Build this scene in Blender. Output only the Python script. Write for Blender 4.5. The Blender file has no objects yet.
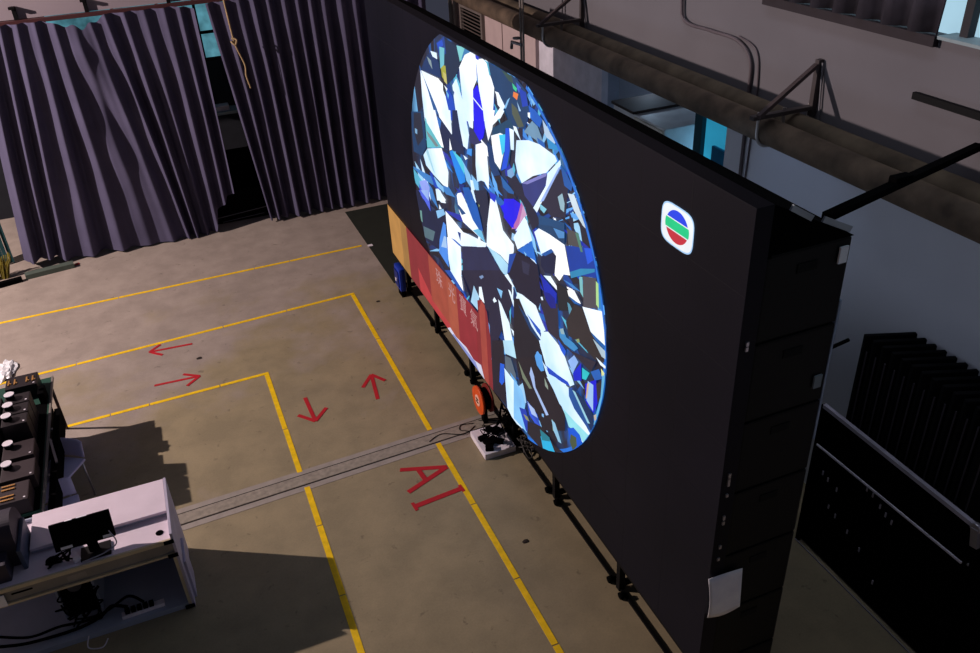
import bpy, bmesh, math, random
from mathutils import Vector, Matrix, noise
random.seed(7)
sc = bpy.context.scene
C = sc.collection
# ------------------------------------------------------------------ camera
H = 5.3
F = 842.3                       # focal length in pixels of the 980x653 frame
RR = ((0.92428, -0.37899, -0.04541), (-0.23354, -0.46739, -0.85265), (0.30192, 0.79869, -0.52051))
cam = bpy.data.cameras.new('camera'); co = bpy.data.objects.new('camera', cam); C.objects.link(co)
cam.sensor_width = 36; cam.lens = F / 980 * 36; cam.clip_start = 0.05; cam.clip_end = 200
r, d, f = (Vector(v) for v in RR)
m = Matrix(((r.x, -d.x, -f.x), (r.y, -d.y, -f.y), (r.z, -d.z, -f.z))).to_quaternion().to_matrix().to_4x4()
m.translation = (0, 0, H)
co.matrix_world = m
sc.camera = co
# ------------------------------------------------------------------ world, lamps, exposure
w = bpy.data.worlds.new('world'); sc.world = w; w.use_nodes = True
w.node_tree.nodes['Background'].inputs[0].default_value = (0.52, 0.55, 0.80, 1)
w.node_tree.nodes['Background'].inputs[1].default_value = 0.065
sc.view_settings.view_transform = 'Standard'; sc.view_settings.look = 'None'
sc.view_settings.exposure = 0.0; sc.view_settings.gamma = 1; sc.view_settings.use_curve_mapping = False
def lamp(name, kind, loc, to, energy, col, size=0.1, angle=2.4, blend=0.3, sy=None):
    l = bpy.data.lights.new(name, kind); l.energy = energy; l.color = col
    if kind == 'SPOT': l.shadow_soft_size = size; l.spot_size = angle; l.spot_blend = blend
    if kind == 'AREA':
        l.size = size
        if sy: l.shape = 'RECTANGLE'; l.size_y = sy
    o = bpy.data.objects.new(name, l); C.objects.link(o); o.location = loc
    o.rotation_euler = (Vector(to) - Vector(loc)).to_track_quat('-Z', 'Y').to_euler()
    return o
lamp('flood_lamp', 'SPOT', (-8.0, 10.1, 6.0), (0.5, 7.0, 0.5), 4700, (1.0, 0.82, 0.79), 0.05, 2.6, 0.2)
lamp('recess_daylight', 'AREA', (5.45, 6.9, 2.0), (4.6, 6.9, 2.6), 8, (0.25, 0.65, 1.0), 0.5)
al = lamp('aisle_top_fill', 'AREA', (3.6, 5.0, 6.0), (4.75, 5.0, 2.0), 9, (0.80, 0.84, 1.0), 7.0, sy=0.4)  # unseen fill light added over the aisle to lift the dim wall
al.data.spread = 1.3
lamp('aisle_low_lamp', 'AREA', (3.35, 6.0, 2.75), (4.7, 6.0, 2.6), 7, (0.70, 0.79, 1.0), 8.0, sy=0.2)
lamp('recess_fill', 'POINT', (5.15, 8.15, 2.75), (5.15, 8.15, 0), 5, (0.55, 0.75, 1.0))  # unseen point fill added to brighten the inside of the recess
lamp('wall_blue_fill', 'SPOT', (3.3, 5.3, 3.3), (4.6, 5.0, 2.5), 5, (0.40, 0.60, 1.0), 0.05, 1.0, 0.8)  # unseen blue spot added for the glow on the lower wall
# ------------------------------------------------------------------ helpers
MATS = {}
def mat(name, col, rough=0.7, metal=0.0, emit=0.0, var=0.12, scale=6.0, bump=0.0, spec=0.3):
    if name in MATS: return MATS[name]
    M = bpy.data.materials.new(name); M.use_nodes = True; MATS[name] = M
    nt = M.node_tree; b = nt.nodes['Principled BSDF']
    b.inputs['Roughness'].default_value = rough; b.inputs['Metallic'].default_value = metal
    b.inputs['Specular IOR Level'].default_value = spec
    tc = nt.nodes.new('ShaderNodeTexCoord'); nz = nt.nodes.new('ShaderNodeTexNoise')
    nz.inputs['Scale'].default_value = scale; nz.inputs['Detail'].default_value = 4
    nt.links.new(tc.outputs['Object'], nz.inputs['Vector'])
    rp = nt.nodes.new('ShaderNodeValToRGB')
    rp.color_ramp.elements[0].position = 0.3; rp.color_ramp.elements[1].position = 0.7
    rp.color_ramp.elements[0].color = tuple(c * (1 - var) for c in col) + (1,)
    rp.color_ramp.elements[1].color = tuple(min(1, c * (1 + var)) for c in col) + (1,)
    nt.links.new(nz.outputs['Fac'], rp.inputs['Fac'])
    if emit:
        nt.links.new(rp.outputs[0], b.inputs['Emission Color']); b.inputs['Emission Strength'].default_value = emit
        b.inputs['Base Color'].default_value = (0.01, 0.01, 0.012, 1)
    else: nt.links.new(rp.outputs[0], b.inputs['Base Color'])
    if bump:
        bp = nt.nodes.new('ShaderNodeBump'); bp.inputs['Strength'].default_value = bump
        nt.links.new(nz.outputs['Fac'], bp.inputs['Height']); nt.links.new(bp.outputs[0], b.inputs['Normal'])
    return M
def hexc(h):
    c = [int(h[i:i + 2], 16) / 255 for i in (0, 2, 4)]
    return tuple((x / 12.92 if x < 0.04045 else ((x + 0.055) / 1.055) ** 2.4) for x in c)
def hm(name, h, **k): return mat(name, hexc(h), **k)
BLK = hm('black_paint', '08080a', rough=0.6, spec=0.15)
BLK2 = hm('matte_black', '060607', rough=0.9, spec=0.02)
STEEL = hm('worn_steel', '77777c', rough=0.45, metal=0.6)
ALU = hm('aluminium', 'b9b6bd', rough=0.35, metal=0.7)
WHITE = hm('white_plastic', 'e6dfe6', rough=0.5)
PAPER = hm('paper', 'f2f2fc', rough=0.9)
BRASS = hm('brass', 'd0a060', rough=0.35, metal=0.7)

def wl(o):
    v = Vector((0, 0, 0))
    while o is not None: v = v + o.location; o = o.parent
    return v
def obj(name, bm, material, parent=None, smooth=False):
    me = bpy.data.meshes.new(name)
    bmesh.ops.recalc_face_normals(bm, faces=bm.faces)
    if parent is not None: bmesh.ops.translate(bm, verts=bm.verts, vec=-wl(parent))
    bm.to_mesh(me); bm.free()
    for x in (material if isinstance(material, (list, tuple)) else [material]): me.materials.append(x)
    if smooth: me.shade_smooth()
    o = bpy.data.objects.new(name, me); C.objects.link(o)
    if parent is not None: o.parent = parent
    return o
def thing(name, label, cat, loc, group=None):
    o = bpy.data.objects.new(name, None); C.objects.link(o); o.location = loc; o.empty_display_size = 0.1
    return tag(o, label, cat, group)
def tag(o, label, cat, group=None):
    o['label'] = label; o['category'] = cat
    if group: o['group'] = group
    return o
def struct(name, bm, m, parent=None, smooth=False):
    o = obj(name, bm, m, parent, smooth)
    if parent is None: o['kind'] = 'structure'
    return o
def dup(root, delta, label, group=None):
    rr = root.copy(); C.objects.link(rr); rr.location = root.location + Vector(delta); rr['label'] = label
    if group: rr['group'] = group
    def rec(a, b):
        for ch in list(a.children):
            c = ch.copy(); C.objects.link(c); c.parent = b; rec(ch, c)
    rec(root, rr)
    return rr
def B(): return bmesh.new()
def box(bm, x0, x1, y0, y1, z0, z1, bev=0.0, mi=0, rot=None, piv=None):
    t = bmesh.new(); bmesh.ops.create_cube(t, size=1)
    for v in t.verts: v.co = Vector(((x0 + x1) / 2 + v.co.x * (x1 - x0), (y0 + y1) / 2 + v.co.y * (y1 - y0), (z0 + z1) / 2 + v.co.z * (z1 - z0)))
    if bev: bmesh.ops.bevel(t, geom=list(t.edges), offset=bev, segments=2, affect='EDGES', profile=0.7)
    if rot is not None: bmesh.ops.rotate(t, verts=t.verts, cent=piv or ((x0 + x1) / 2, (y0 + y1) / 2, (z0 + z1) / 2), matrix=rot)
    return merge(bm, t, mi)
def merge(bm, t, mi=0):
    mp = {v: bm.verts.new(v.co) for v in t.verts}
    for fa in t.faces:
        try: n = bm.faces.new([mp[v] for v in fa.verts]); n.material_index = mi; n.smooth = fa.smooth
        except ValueError: pass
    t.free(); return bm
def tube(bm, pts, rad, seg=10, mi=0, closed=False):
    pts = [Vector(p) for p in pts]; n = len(pts); rings = []
    up = None
    for i, p in enumerate(pts):
        a = pts[i - 1] if (i > 0 or closed) else p; b = pts[(i + 1) % n] if (i < n - 1 or closed) else p
        t = (b - a).normalized()
        if up is None: up = t.orthogonal().normalized()
        up = (up - t * up.dot(t)); up = up.normalized() if up.length > 1e-6 else t.orthogonal().normalized()
        s = t.cross(up)
        rr = rad[i] if isinstance(rad, (list, tuple)) else rad
        rings.append([bm.verts.new(p + (up * math.cos(2 * math.pi * k / seg) + s * math.sin(2 * math.pi * k / seg)) * rr) for k in range(seg)])
    for i in range(n if closed else n - 1):
        A, Bq = rings[i], rings[(i + 1) % n]
        for k in range(seg):
            fa = bm.faces.new((A[k], A[(k + 1) % seg], Bq[(k + 1) % seg], Bq[k])); fa.material_index = mi; fa.smooth = seg > 6
    if not closed:
        for R_ in (rings[0], rings[-1]):
            fa = bm.faces.new(R_); fa.material_index = mi
    return bm
def bar(bm, a, b, wd, ht, mi=0):
    a = Vector(a); b = Vector(b); t = (b - a).normalized()
    up = Vector((0, 0, 1)) if abs(t.z) < 0.95 else Vector((0, 1, 0))
    s = t.cross(up).normalized() * wd / 2; u = s.cross(t).normalized() * ht / 2
    v = [bm.verts.new(p + i * s + j * u) for p in (a, b) for i, j in ((-1, -1), (1, -1), (1, 1), (-1, 1))]
    for q in ((0, 1, 2, 3), (4, 5, 6, 7), (0, 1, 5, 4), (1, 2, 6, 5), (2, 3, 7, 6), (3, 0, 4, 7)):
        fa = bm.faces.new([v[k] for k in q]); fa.material_index = mi
    return bm
def disc(bm, c, rad, h, axis='Z', seg=24, mi=0):
    a = {'X': Vector((1, 0, 0)), 'Y': Vector((0, 1, 0)), 'Z': Vector((0, 0, 1))}[axis]
    c = Vector(c); return tube(bm, [c - a * h / 2, c + a * h / 2], rad, seg, mi)
def prism(bm, poly, z0, z1, mi=0):
    a = [bm.verts.new((x, y, z0)) for x, y in poly]; b = [bm.verts.new((x, y, z1)) for x, y in poly]; n = len(poly)
    fs = [bm.faces.new(a), bm.faces.new(b)] + [bm.faces.new((a[i], a[(i + 1) % n], b[(i + 1) % n], b[i])) for i in range(n)]
    for fa in fs: fa.material_index = mi
    return bm
def spline(pts, n=8):
    P = [Vector(p) for p in pts]; P = [P[0]] + P + [P[-1]]; out = []
    for i in range(1, len(P) - 2):
        for k in range(n):
            t = k / n
            out.append(0.5 * ((2 * P[i]) + (P[i + 1] - P[i - 1]) * t + (2 * P[i - 1] - 5 * P[i] + 4 * P[i + 1] - P[i + 2]) * t * t + (3 * P[i] - P[i - 1] - 3 * P[i + 1] + P[i + 2]) * t ** 3))
    out.append(P[-2]); return out
def rz(a): return Matrix.Rotation(math.radians(a), 3, 'Z')
def rx(a): return Matrix.Rotation(math.radians(a), 3, 'X')

# ------------------------------------------------------------------ floor
def floor_mat():
    M = bpy.data.materials.new('painted_concrete'); M.use_nodes = True; nt = M.node_tree; L = nt.links; N = nt.nodes
    b = N['Principled BSDF']; b.inputs['Roughness'].default_value = 0.62; b.inputs['Specular IOR Level'].default_value = 0.25
    tc = N.new('ShaderNodeTexCoord'); sx = N.new('ShaderNodeSeparateXYZ'); L.new(tc.outputs['Object'], sx.inputs[0])
    def nz(scale, det=6, dist=0.0):
        n = N.new('ShaderNodeTexNoise'); n.inputs['Scale'].default_value = scale; n.inputs['Detail'].default_value = det
        n.inputs['Distortion'].default_value = dist; n.inputs['Roughness'].default_value = 0.62
        L.new(tc.outputs['Object'], n.inputs['Vector']); return n.outputs['Fac']
    def ma(op, a, c, clamp=False):
        n = N.new('ShaderNodeMath'); n.operation = op; n.use_clamp = clamp
        for i, v in enumerate((a, c)):
            if isinstance(v, (int, float)): n.inputs[i].default_value = v
            else: L.new(v, n.inputs[i])
        return n.outputs[0]
    def mix(fac, a, c):
        n = N.new('ShaderNodeMix'); n.data_type = 'RGBA'
        if isinstance(fac, (int, float)): n.inputs[0].default_value = fac
        else: L.new(fac, n.inputs[0])
        for i, v in ((6, a), (7, c)):
            if isinstance(v, tuple): n.inputs[i].default_value = v + (1,)
            else: L.new(v, n.inputs[i])
        return n.outputs[2]
    # worn olive floor paint, largely gone towards the curtain side
    edge = ma('ADD', ma('MULTIPLY', sx.outputs['X'], 0.16), ma('MULTIPLY', sx.outputs['Y'], -0.30))
    wear = ma('ADD', ma('ADD', edge, 2.50), ma('MULTIPLY', ma('SUBTRACT', nz(0.9, 9, 0.1), 0.5), 3.0))
    wear = ma('MULTIPLY', ma('ADD', wear, 0.45), 1.6, True)
    bare = mix(ma('MULTIPLY', ma('SUBTRACT', nz(3, 8), 0.38), 3.5, True), hexc('968a80'), hexc('a89b90'))
    paint = mix(ma('MULTIPLY', ma('SUBTRACT', nz(2.6, 8, 0.15), 0.38), 4.0, True), hexc('8d8166'), hexc('9c8e70'))
    col = mix(wear, bare, paint)
    blot = ma('MULTIPLY', ma('SUBTRACT', nz(0.75, 8, 0.1), 0.52), 4.0, True)
    col = mix(ma('MULTIPLY', blot, 0.28), col, hexc('6f685c'))
    spots = ma('MULTIPLY', ma('SUBTRACT', nz(9, 6, 0.4), 0.63), 12, True)
    col = mix(ma('MULTIPLY', spots, 0.45), col, hexc('4a4238'))
    fine = ma('MULTIPLY', ma('SUBTRACT', nz(60, 3), 0.4), 3.0, True)
    col = mix(ma('MULTIPLY', fine, 0.16), col, hexc('5a5148'))
    L.new(col, b.inputs['Base Color'])
    bp = N.new('ShaderNodeBump'); bp.inputs['Strength'].default_value = 0.12; L.new(nz(30, 6), bp.inputs['Height']); L.new(bp.outputs[0], b.inputs['Normal'])
    return M
bm = B(); box(bm, -8, 5.9, -1.5, 15, -0.2, 0); struct('floor', bm, floor_mat())
CH = 0.0
trm = hm('channel_concrete', '9a9188', rough=0.85, var=0.10, scale=10, bump=0.1)
bm = B()
prism(bm, [(-8, 5.80), (2.75, 6.30), (2.75, 6.575), (-8, 6.16)], 0.0, 0.003)
struct('trim_1', bm, trm)
bm = B()
prism(bm, [(-8, 5.905), (2.75, 6.375), (2.75, 6.505), (-8, 6.055)], 0.003, 0.008)
struct('trim_2', bm, hm('channel_cover', '92897c', rough=0.85, var=0.2, scale=22, bump=0.15))
bm = B()
prism(bm, [(-8, 5.888), (2.75, 6.363), (2.75, 6.373), (-8, 5.902)], 0.003, 0.006)
prism(bm, [(-8, 6.058), (2.75, 6.508), (2.75, 6.518), (-8, 6.07)], 0.003, 0.006)
struct('trim_3', bm, hm('joint_dirt', '332d28', rough=0.95))
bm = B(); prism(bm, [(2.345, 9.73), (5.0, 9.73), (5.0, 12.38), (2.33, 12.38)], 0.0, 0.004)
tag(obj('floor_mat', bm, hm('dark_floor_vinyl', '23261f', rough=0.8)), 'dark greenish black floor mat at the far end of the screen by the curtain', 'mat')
bm = B(); box(bm, 2.33, 2.40, 10.97, 11.03, 0.004, 0.010); tag(obj('tape_scrap', bm, WHITE), 'small white tape scrap on the dark mat beyond the screen', 'tape')

# yellow guide lines (thin tape)
YEL = hm('yellow_tape', 'f2c614', rough=0.6, var=0.12, scale=14)
def tape(poly, label):
    bm = B(); prism(bm, poly, 0.0, 0.0035)
    return tag(obj('floor_tape', bm, YEL), label, 'floor marking', 'yellow guide tape on the floor')
def line(a, b, wd, label, cuts=()):
    a = Vector(a + (0,)); b = Vector(b + (0,)); t = (b - a).normalized(); s = Vector((-t.y, t.x, 0)) * wd / 2
    L_ = (b - a).length; bm = B(); p = 0.0; segs = []
    for c in list(cuts) + [None]:
        e = L_ if c is None else c - 0.006
        segs.append((p, e)); p = 0 if c is None else c + 0.006
    for k, (u, v) in enumerate(segs):
        o = s * (0.06 if k % 2 else 0)
        q = [a + t * u + s + o, a + t * v + s + o, a + t * v - s + o, a + t * u - s + o]
        prism(bm, [(z.x, z.y) for z in q], 0.0, 0.0035)
    return tag(obj('floor_tape', bm, YEL), label, 'floor marking')
line((-3.2, 11.02), (2.25, 11.06), 0.045, 'yellow floor tape line nearest to the curtains', (2.1, 3.9, 4.4))
line((-3.2, 9.43), (1.79, 9.70), 0.045, 'long yellow floor tape line above the left pointing red arrow', (1.6, 3.3, 4.1))
line((-2.0, 8.25), (0.44, 8.32), 0.045, 'yellow floor tape line starting beside the equipment table', (0.75, 1.15, 1.9))
line((1.765, 9.67), (1.765, 6.545), 0.05, 'yellow floor tape line running along the screen, far of the floor channel', (1.2,))
line((1.77, 6.31), (1.80, 1.5), 0.052, 'yellow floor tape line running along the screen, near side past the red letters', (0.95, 1.9, 2.6))
line((0.415, 8.30), (0.425, 6.47), 0.05, 'yellow floor tape line between arrow and desk, far of the floor channel', (1.1,))
line((0.445, 6.235), (0.435, 1.5), 0.052, 'yellow floor tape line beside the white desk, near side of the floor channel', (0.55, 1.4))
RED = hm('red_tape', 'b3202a', rough=0.6, var=0.1)
def stroke(bm, a, b, wd, z=0.0035):
    a = Vector(a + (0,)); b = Vector(b + (0,)); t = (b - a).normalized(); s = Vector((-t.y, t.x, 0)) * wd / 2
    prism(bm, [(q.x, q.y) for q in (a + s, b + s, b - s, a - s)], 0.0, z)
def arrow(tail, tip, w1, w2, wd, label):
    bm = B(); stroke(bm, tail, tip, wd, 0.0035); stroke(bm, tip, w1, wd, 0.0042); stroke(bm, tip, w2, wd, 0.0048)
    tag(obj('floor_arrow', bm, RED), label, 'floor arrow')
arrow((-0.30, 9.37), (-0.79, 9.41), (-0.66, 9.53), (-0.65, 9.27), 0.035, 'red tape arrow on the floor pointing left, top of the two')
arrow((-0.78, 8.64), (-0.29, 8.61), (-0.46, 8.73), (-0.44, 8.47), 0.035, 'red tape arrow on the floor pointing right')
arrow((0.72, 7.66), (0.735, 7.20), (0.59, 7.38), (0.89, 7.38), 0.04, 'red tape arrow on the floor pointing down towards the camera')
arrow((1.43, 7.29), (1.49, 7.77), (1.34, 7.57), (1.60, 7.59), 0.04, 'red tape arrow on the floor pointing up towards the curtains')
t = thing('floor_lettering', 'red tape letters A I on the floor beside the yellow line', 'floor lettering', (1.5, 5.8, 0))
bm = B(); stroke(bm, (1.31, 6.09), (1.73, 5.94), 0.05, 0.0036); stroke(bm, (1.73, 5.94), (1.29, 5.76), 0.05, 0.0042); stroke(bm, (1.47, 6.02), (1.49, 5.82), 0.045, 0.0048)
o = obj('letter', bm, RED, t); o['label'] = 'red letter A'
bm = B(); stroke(bm, (1.28, 5.555), (1.75, 5.60), 0.055, 0.0036); stroke(bm, (1.29, 5.50), (1.28, 5.61), 0.03, 0.0042); stroke(bm, (1.76, 5.55), (1.75, 5.65), 0.03, 0.0042)
o = obj('letter', bm, RED, t); o['label'] = 'red letter I'

# ------------------------------------------------------------------ walls
WALL = hm('mauve_plaster', '6e6b6f', rough=0.9, var=0.06, scale=1.3, bump=0.04)
WALL_LOW = hm('grey_plaster', 'd0d2da', rough=0.9, var=0.05, scale=1.2)
X = 4.6
bm = B()
box(bm, X, X + .2, 5.6, 13.2, 2.85, 6.2); box(bm, X, X + .2, -1.5, 5.6, 2.85, 3.97)
box(bm, X, X + .2, -1.5, 5.6, 5.3, 6.2)
struct('wall_right', bm, WALL)
bm = B(); box(bm, X, X + .2, -1.5, 5.98, 0, 2.85); struct('wall_right_lower', bm, WALL_LOW)
bm = B(); box(bm, X, X + .2, 10.0, 13.2, 0, 2.85); struct('wall_right_far', bm, hm('pink_panel', 'b5a19f', rough=0.9, var=0.05))
bm = B(); box(bm, X + 1.1, X + 1.2, 5.6, 10.2, 0, 3.0); box(bm, X + .2, X + 1.1, 10.1, 10.2, 0, 3.0); box(bm, X + .2, X + 1.1, 5.6, 5.7, 0, 3.0)
struct('wall_recess', bm, WALL_LOW)
bm = B(); box(bm, X + .05, X + .12, 8.27, 10.0, 0, 2.85); struct('partition_panel', bm, hm('grey_board', 'c8c4cc', rough=0.85))
bm = B(); box(bm, X, X + .14, 8.12, 8.26, 0, 2.85); struct('trim_4', bm, hm('white_post', 'a9b4c8', rough=0.6))
bm = B()
for y in (11.08, 10.45): box(bm, X - .008, X - .001, y - .006, y + .006, 0, 2.84)
struct('trim_5', bm, hm('panel_joint', '6a5a58'))
# recess window
bm = B(); box(bm, X + .20, X + .22, 6.12, 6.56, 0.9, 2.84); t = struct('window_1', bm, hm('cyan_glass', '2f9cc4', rough=0.2, emit=0.75, var=0.25, scale=1.5))
bm = B()
for y in (5.99, 6.57): box(bm, X + .16, X + .25, y, y + .12, 0, 2.85)
box(bm, X + .16, X + .25, 5.99, 6.69, 0.8, 0.9); obj('window_frame', bm, hm('dark_teal_frame', '17444f', rough=0.5), t)
bm = B(); box(bm, X + .17, X + .20, 6.14, 6.40, 2.2, 2.5); obj('window_vent', bm, hm('teal_panel', '1c6f96', rough=0.6), t)
t = thing('tall_cabinet', 'white cabinet with dark top seen in the wall recess over the screen', 'cabinet', (4.9, 7.6, 0))
bm = B(); box(bm, 4.64, 5.4, 7.02, 8.05, 0, 2.50, 0.01); obj('body', bm, hm('cream_cabinet', 'd4d6d6', rough=0.6), t)
bm = B(); box(bm, 4.62, 5.4, 7.60, 8.07, 2.501, 2.53); obj('top', bm, hm('brown_board', '3a3230', rough=0.8), t)
bm = B(); box(bm, 4.62, 4.639, 7.03, 7.58, 0.2, 2.48); obj('door', bm, hm('cream_door', 'd8d4c4', rough=0.6), t)

# louvre vent and pipes at far wall
t = thing('louvre_vent', 'louvred metal wall vent above the far end of the screen', 'vent', (X, 12.2, 2.6))
bm = B()
for a in ((11.72, 11.78, 2.3, 2.86), (12.58, 12.64, 2.3, 2.86)): box(bm, X - .05, X - .002, *a)
box(bm, X - .05, X - .002, 11.78, 12.58, 2.3, 2.34); box(bm, X - .05, X - .002, 11.78, 12.58, 2.82, 2.86); obj('frame', bm, hm('vent_metal', '6b625e', rough=0.6), t)
bm = B()
for k in range(9): box(bm, X - .045, X - .01, 11.78, 12.58, 2.36 + k * .051, 2.375 + k * .051, rot=Matrix.Rotation(0.6, 3, 'Y'))
obj('louvre', bm, hm('louvre_metal', '574e4a', rough=0.6), t)
bm = B(); box(bm, X - .006, X - .002, 11.78, 12.58, 2.34, 2.82); obj('backing', bm, BLK2, t)
for y, rr, lab in ((13.0, .03, 'right one'), (12.83, .022, 'left one')):
    bm = B(); tube(bm, [(X - .06, y, 1.6), (X - .06, y, 3.4)], rr, 12)
    tag(obj('wall_pipe', bm, hm('pale_pipe', 'a5a098', rough=0.5)), 'pale vertical pipe beside the wall vent, ' + ('thicker of the pair' if rr > .025 else 'thinner of the pair'), 'pipe')

# upper right window
t = thing('window_2', 'w', 'w', (X, 4.5, 4.0)); del t['label']; del t['category']; t['kind'] = 'structure'
bm = B(); box(bm, X + .13, X + .145, -1.5, 5.55, 3.97, 5.3); obj('pane', bm, hm('daylight_glass', 'b4dcf0', rough=0.2, emit=0.8, var=0.12, scale=1.5), t)
FR = hm('dark_window_frame', '232228', rough=0.6)
bm = B()
for y in (5.5, 3.86, 2.6, 1.3): box(bm, X + .06, X + .12, y - .03, y + .03, 3.97, 5.3)
for z in (4.24, 4.75): box(bm, X + .07, X + .11, -1.5, 5.5, z - .015, z + .015)
obj('window_frame', bm, FR, t)
bm = B(); box(bm, X - .03, X + .13, -1.5, 3.97, 3.97, 3.99); obj('window_sill', bm, hm('sill', '8fa0a4', rough=0.6), t)
bm = B(); n = 40
rows = []
for j in range(7):
    rows.append([bm.verts.new((X - .02 + .045 * math.sin(i * 1.1 + .3 * j), 3.98 + 1.6 * i / n, 3.99 + 0.2 * j + .0)) for i in range(n + 1)])
for j in range(6):
    for i in range(n): bm.faces.new((rows[j][i], rows[j][i + 1], rows[j + 1][i + 1], rows[j + 1][i]))
o = obj('window_drape', bm, hm('grey_drape', '34313a', rough=0.95, var=0.4, scale=5), None, True)
sm = o.modifiers.new('s', 'SOLIDIFY'); sm.thickness = 0.01
tag(o, 'dark grey drape gathered at the high window on the right wall', 'drape')
bm = B(); box(bm, X - .045, X - .002, 3.975, 5.65, 3.92, 3.985); struct('trim_6', bm, hm('sooty_ledge', '2a2328'))

# big pipes
PIPE = hm('grimy_pipe', '5a4c3e', rough=0.75, var=0.5, scale=5, bump=0.15)
bm = B(); tube(bm, [(4.22, -1.5, 3.145), (4.22, 4, 3.145), (4.22, 12.4, 3.145)], 0.10, 28)
tag(obj('duct_pipe', bm, PIPE), 'grimy brown pipe along the right wall, outer of the pair nearer the screen', 'pipe')
bm = B(); tube(bm, [(4.455, -1.5, 3.15), (4.455, 4, 3.15), (4.455, 12.4, 3.15)], 0.10, 28)
tag(obj('duct_pipe', bm, hm('grimy_pipe_inner', '5e5242', rough=0.8, var=0.45, scale=4, bump=0.15)), 'grimy brown pipe along the right wall, inner of the pair against the plaster', 'pipe')
def bracket(y, label):
    t = thing('pipe_bracket', label, 'bracket', (X, y, 3.3), 'steel brackets carrying the pipes')
    m_ = hm('bracket_steel', '4a4444', rough=0.55, metal=0.4)
    bm = B(); bar(bm, (X - .022, y, 3.22), (X - .022, y, 3.64), .05, .04); obj('upright', bm, m_, t)
    bm = B(); bar(bm, (X - .045, y, 3.285), (4.02, y, 3.285), .05, .03); obj('arm', bm, m_, t)
    bm = B(); bar(bm, (X - .05, y + .0, 3.60), (4.03, y - .06, 3.31), .035, .03); obj('brace', bm, hm('rusty_brace', '453a3a', rough=0.7), t)
    for xx, rr in ((4.22, .114), (4.455, .114)):
        bm = B(); tube(bm, [(xx + rr * math.cos(a), y + .03, 3.147 + rr * math.sin(a)) for a in [math.pi * k / 12 - math.pi for k in range(13)]], .012, 6)
        tube(bm, [(xx - rr, y + .03, 3.147), (xx - rr, y + .03, 3.31)], .012, 6); tube(bm, [(xx + rr, y + .03, 3.147), (xx + rr, y + .03, 3.31)], .012, 6)
        obj('clamp', bm, hm('clamp_metal', 'a9a6a4', rough=0.4, metal=0.5), t)
    bm = B(); tube(bm, [(X - .02, y - .08, 3.18), (X - .02, y - .03, 3.62)], .008, 6); obj('tie_rod', bm, STEEL, t)
bracket(4.95, 'triangular steel pipe bracket on the wall above the near end of the screen')
bracket(8.7, 'triangular steel pipe bracket at the top edge of the photo, farther one')
# conduit on the wall
CON = hm('conduit', '5d5458', rough=0.5)
bm = B(); tube(bm, spline([(X - .03, 6.78, 4.3), (X - .03, 6.77, 3.78), (X - .03, 6.69, 3.61), (X - .03, 6.3, 3.60), (X - .02, 5.93, 3.585), (X - .02, 5.74, 3.46), (X - .02, 5.72, 3.2), (X - .02, 5.71, 2.9), (X - .02, 5.70, 2.0)]), .016, 8)
tag(obj('conduit', bm, CON), 'bent grey conduit running down the right wall behind the pipes', 'conduit')
bm = B(); tube(bm, spline([(X - .012, 5.93, 3.62), (X - .012, 5.70, 3.56), (X - .012, 5.63, 3.35), (X - .012, 5.63, 2.9), (X - .012, 5.66, 2.0)]), .008, 8)
tag(obj('cable', bm, CON), 'thin cable beside the bent conduit on the right wall', 'cable')
t = thing('tap_pipe', 'thin vertical pipe pair with a small valve in front of the big pipe', 'pipe', (4.08, 9.2, 2.0))
for dy in (0, .07):
    bm = B(); tube(bm, [(4.08, 9.2 + dy, 1.9), (4.08, 9.2 + dy, 4.2)], .014, 8); obj('pipe', bm, hm('tap_pipe_metal', '6e6660', rough=0.5), t)
bm = B(); tube(bm, [(4.06, 9.2, 2.98), (4.02, 9.40, 2.98), (4.02, 9.42, 2.90)], .02, 8); disc(bm, (4.04, 9.3, 3.04), .05, .015); obj('valve', bm, STEEL, t)
# beams at the right
bm = B(); bar(bm, (X - .03, 4.05, 3.60), (X - .03, 1.5, 3.60), .03, .045)
tag(obj('wall_rail', bm, BLK), 'black metal bar fixed flat on the upper right wall', 'bar')
t = thing('screen_strut', 'black diagonal strut from the screen top back to the right wall', 'strut', (3.0, 3.0, 3.5))
bm = B(); bar(bm, (2.95, 2.98, 3.50), (4.58, 3.50, 3.42), .05, .04); obj('strut', bm, BLK2, t)
bm = B(); box(bm, 3.58, 3.70, 3.16, 3.22, 3.48, 3.52, 0.01); obj('coupler', bm, BLK2, t)

# ------------------------------------------------------------------ back wall, header, curtains
bm = B(); box(bm, -8, 4.6, 12.78, 12.95, 3.31, 6.2)
struct('wall_back', bm, hm('pink_header', '9c9096', rough=0.9, var=0.05, scale=1.0))
bm = B(); box(bm, -8, 4.6, 14.8, 15.0, 0, 6.2); struct('wall_back_far', bm, hm('dark_back', '1a1c22', rough=0.9))
bm = B(); box(bm, -8, -7.9, -1.5, 15, 0, 6.2)
bm.free()
t = thing('curtain_rail', 'red brown curtain rail with black hangers below the pink header wall', 'curtain rail', (0, 12.74, 3.3))
bm = B(); box(bm, -6, 4.5, 12.70, 12.775, 3.255, 3.305, .004); obj('track', bm, hm('rail_brown', '4d2c2e', rough=0.5), t)
for x in (-2.7, -1.43, -0.585, 0.445, 1.5, 2.6):
    bm = B(); box(bm, x - .025, x + .025, 12.74, 12.775, 3.306, 3.47); box(bm, x - .05, x + .02, 12.69, 12.775, 3.44, 3.47); obj('hanger', bm, BLK, t)
CUR = hm('navy_curtain', '524f66', rough=0.95, var=0.10, scale=3, spec=0.1)
def lerp(x, tab):
    if x <= tab[0][0]: return tab[0][1]
    for (a, u), (b_, v) in zip(tab, tab[1:]):
        if x <= b_: return u + (v - u) * (x - a) / (b_ - a)
    return tab[-1][1]
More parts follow.
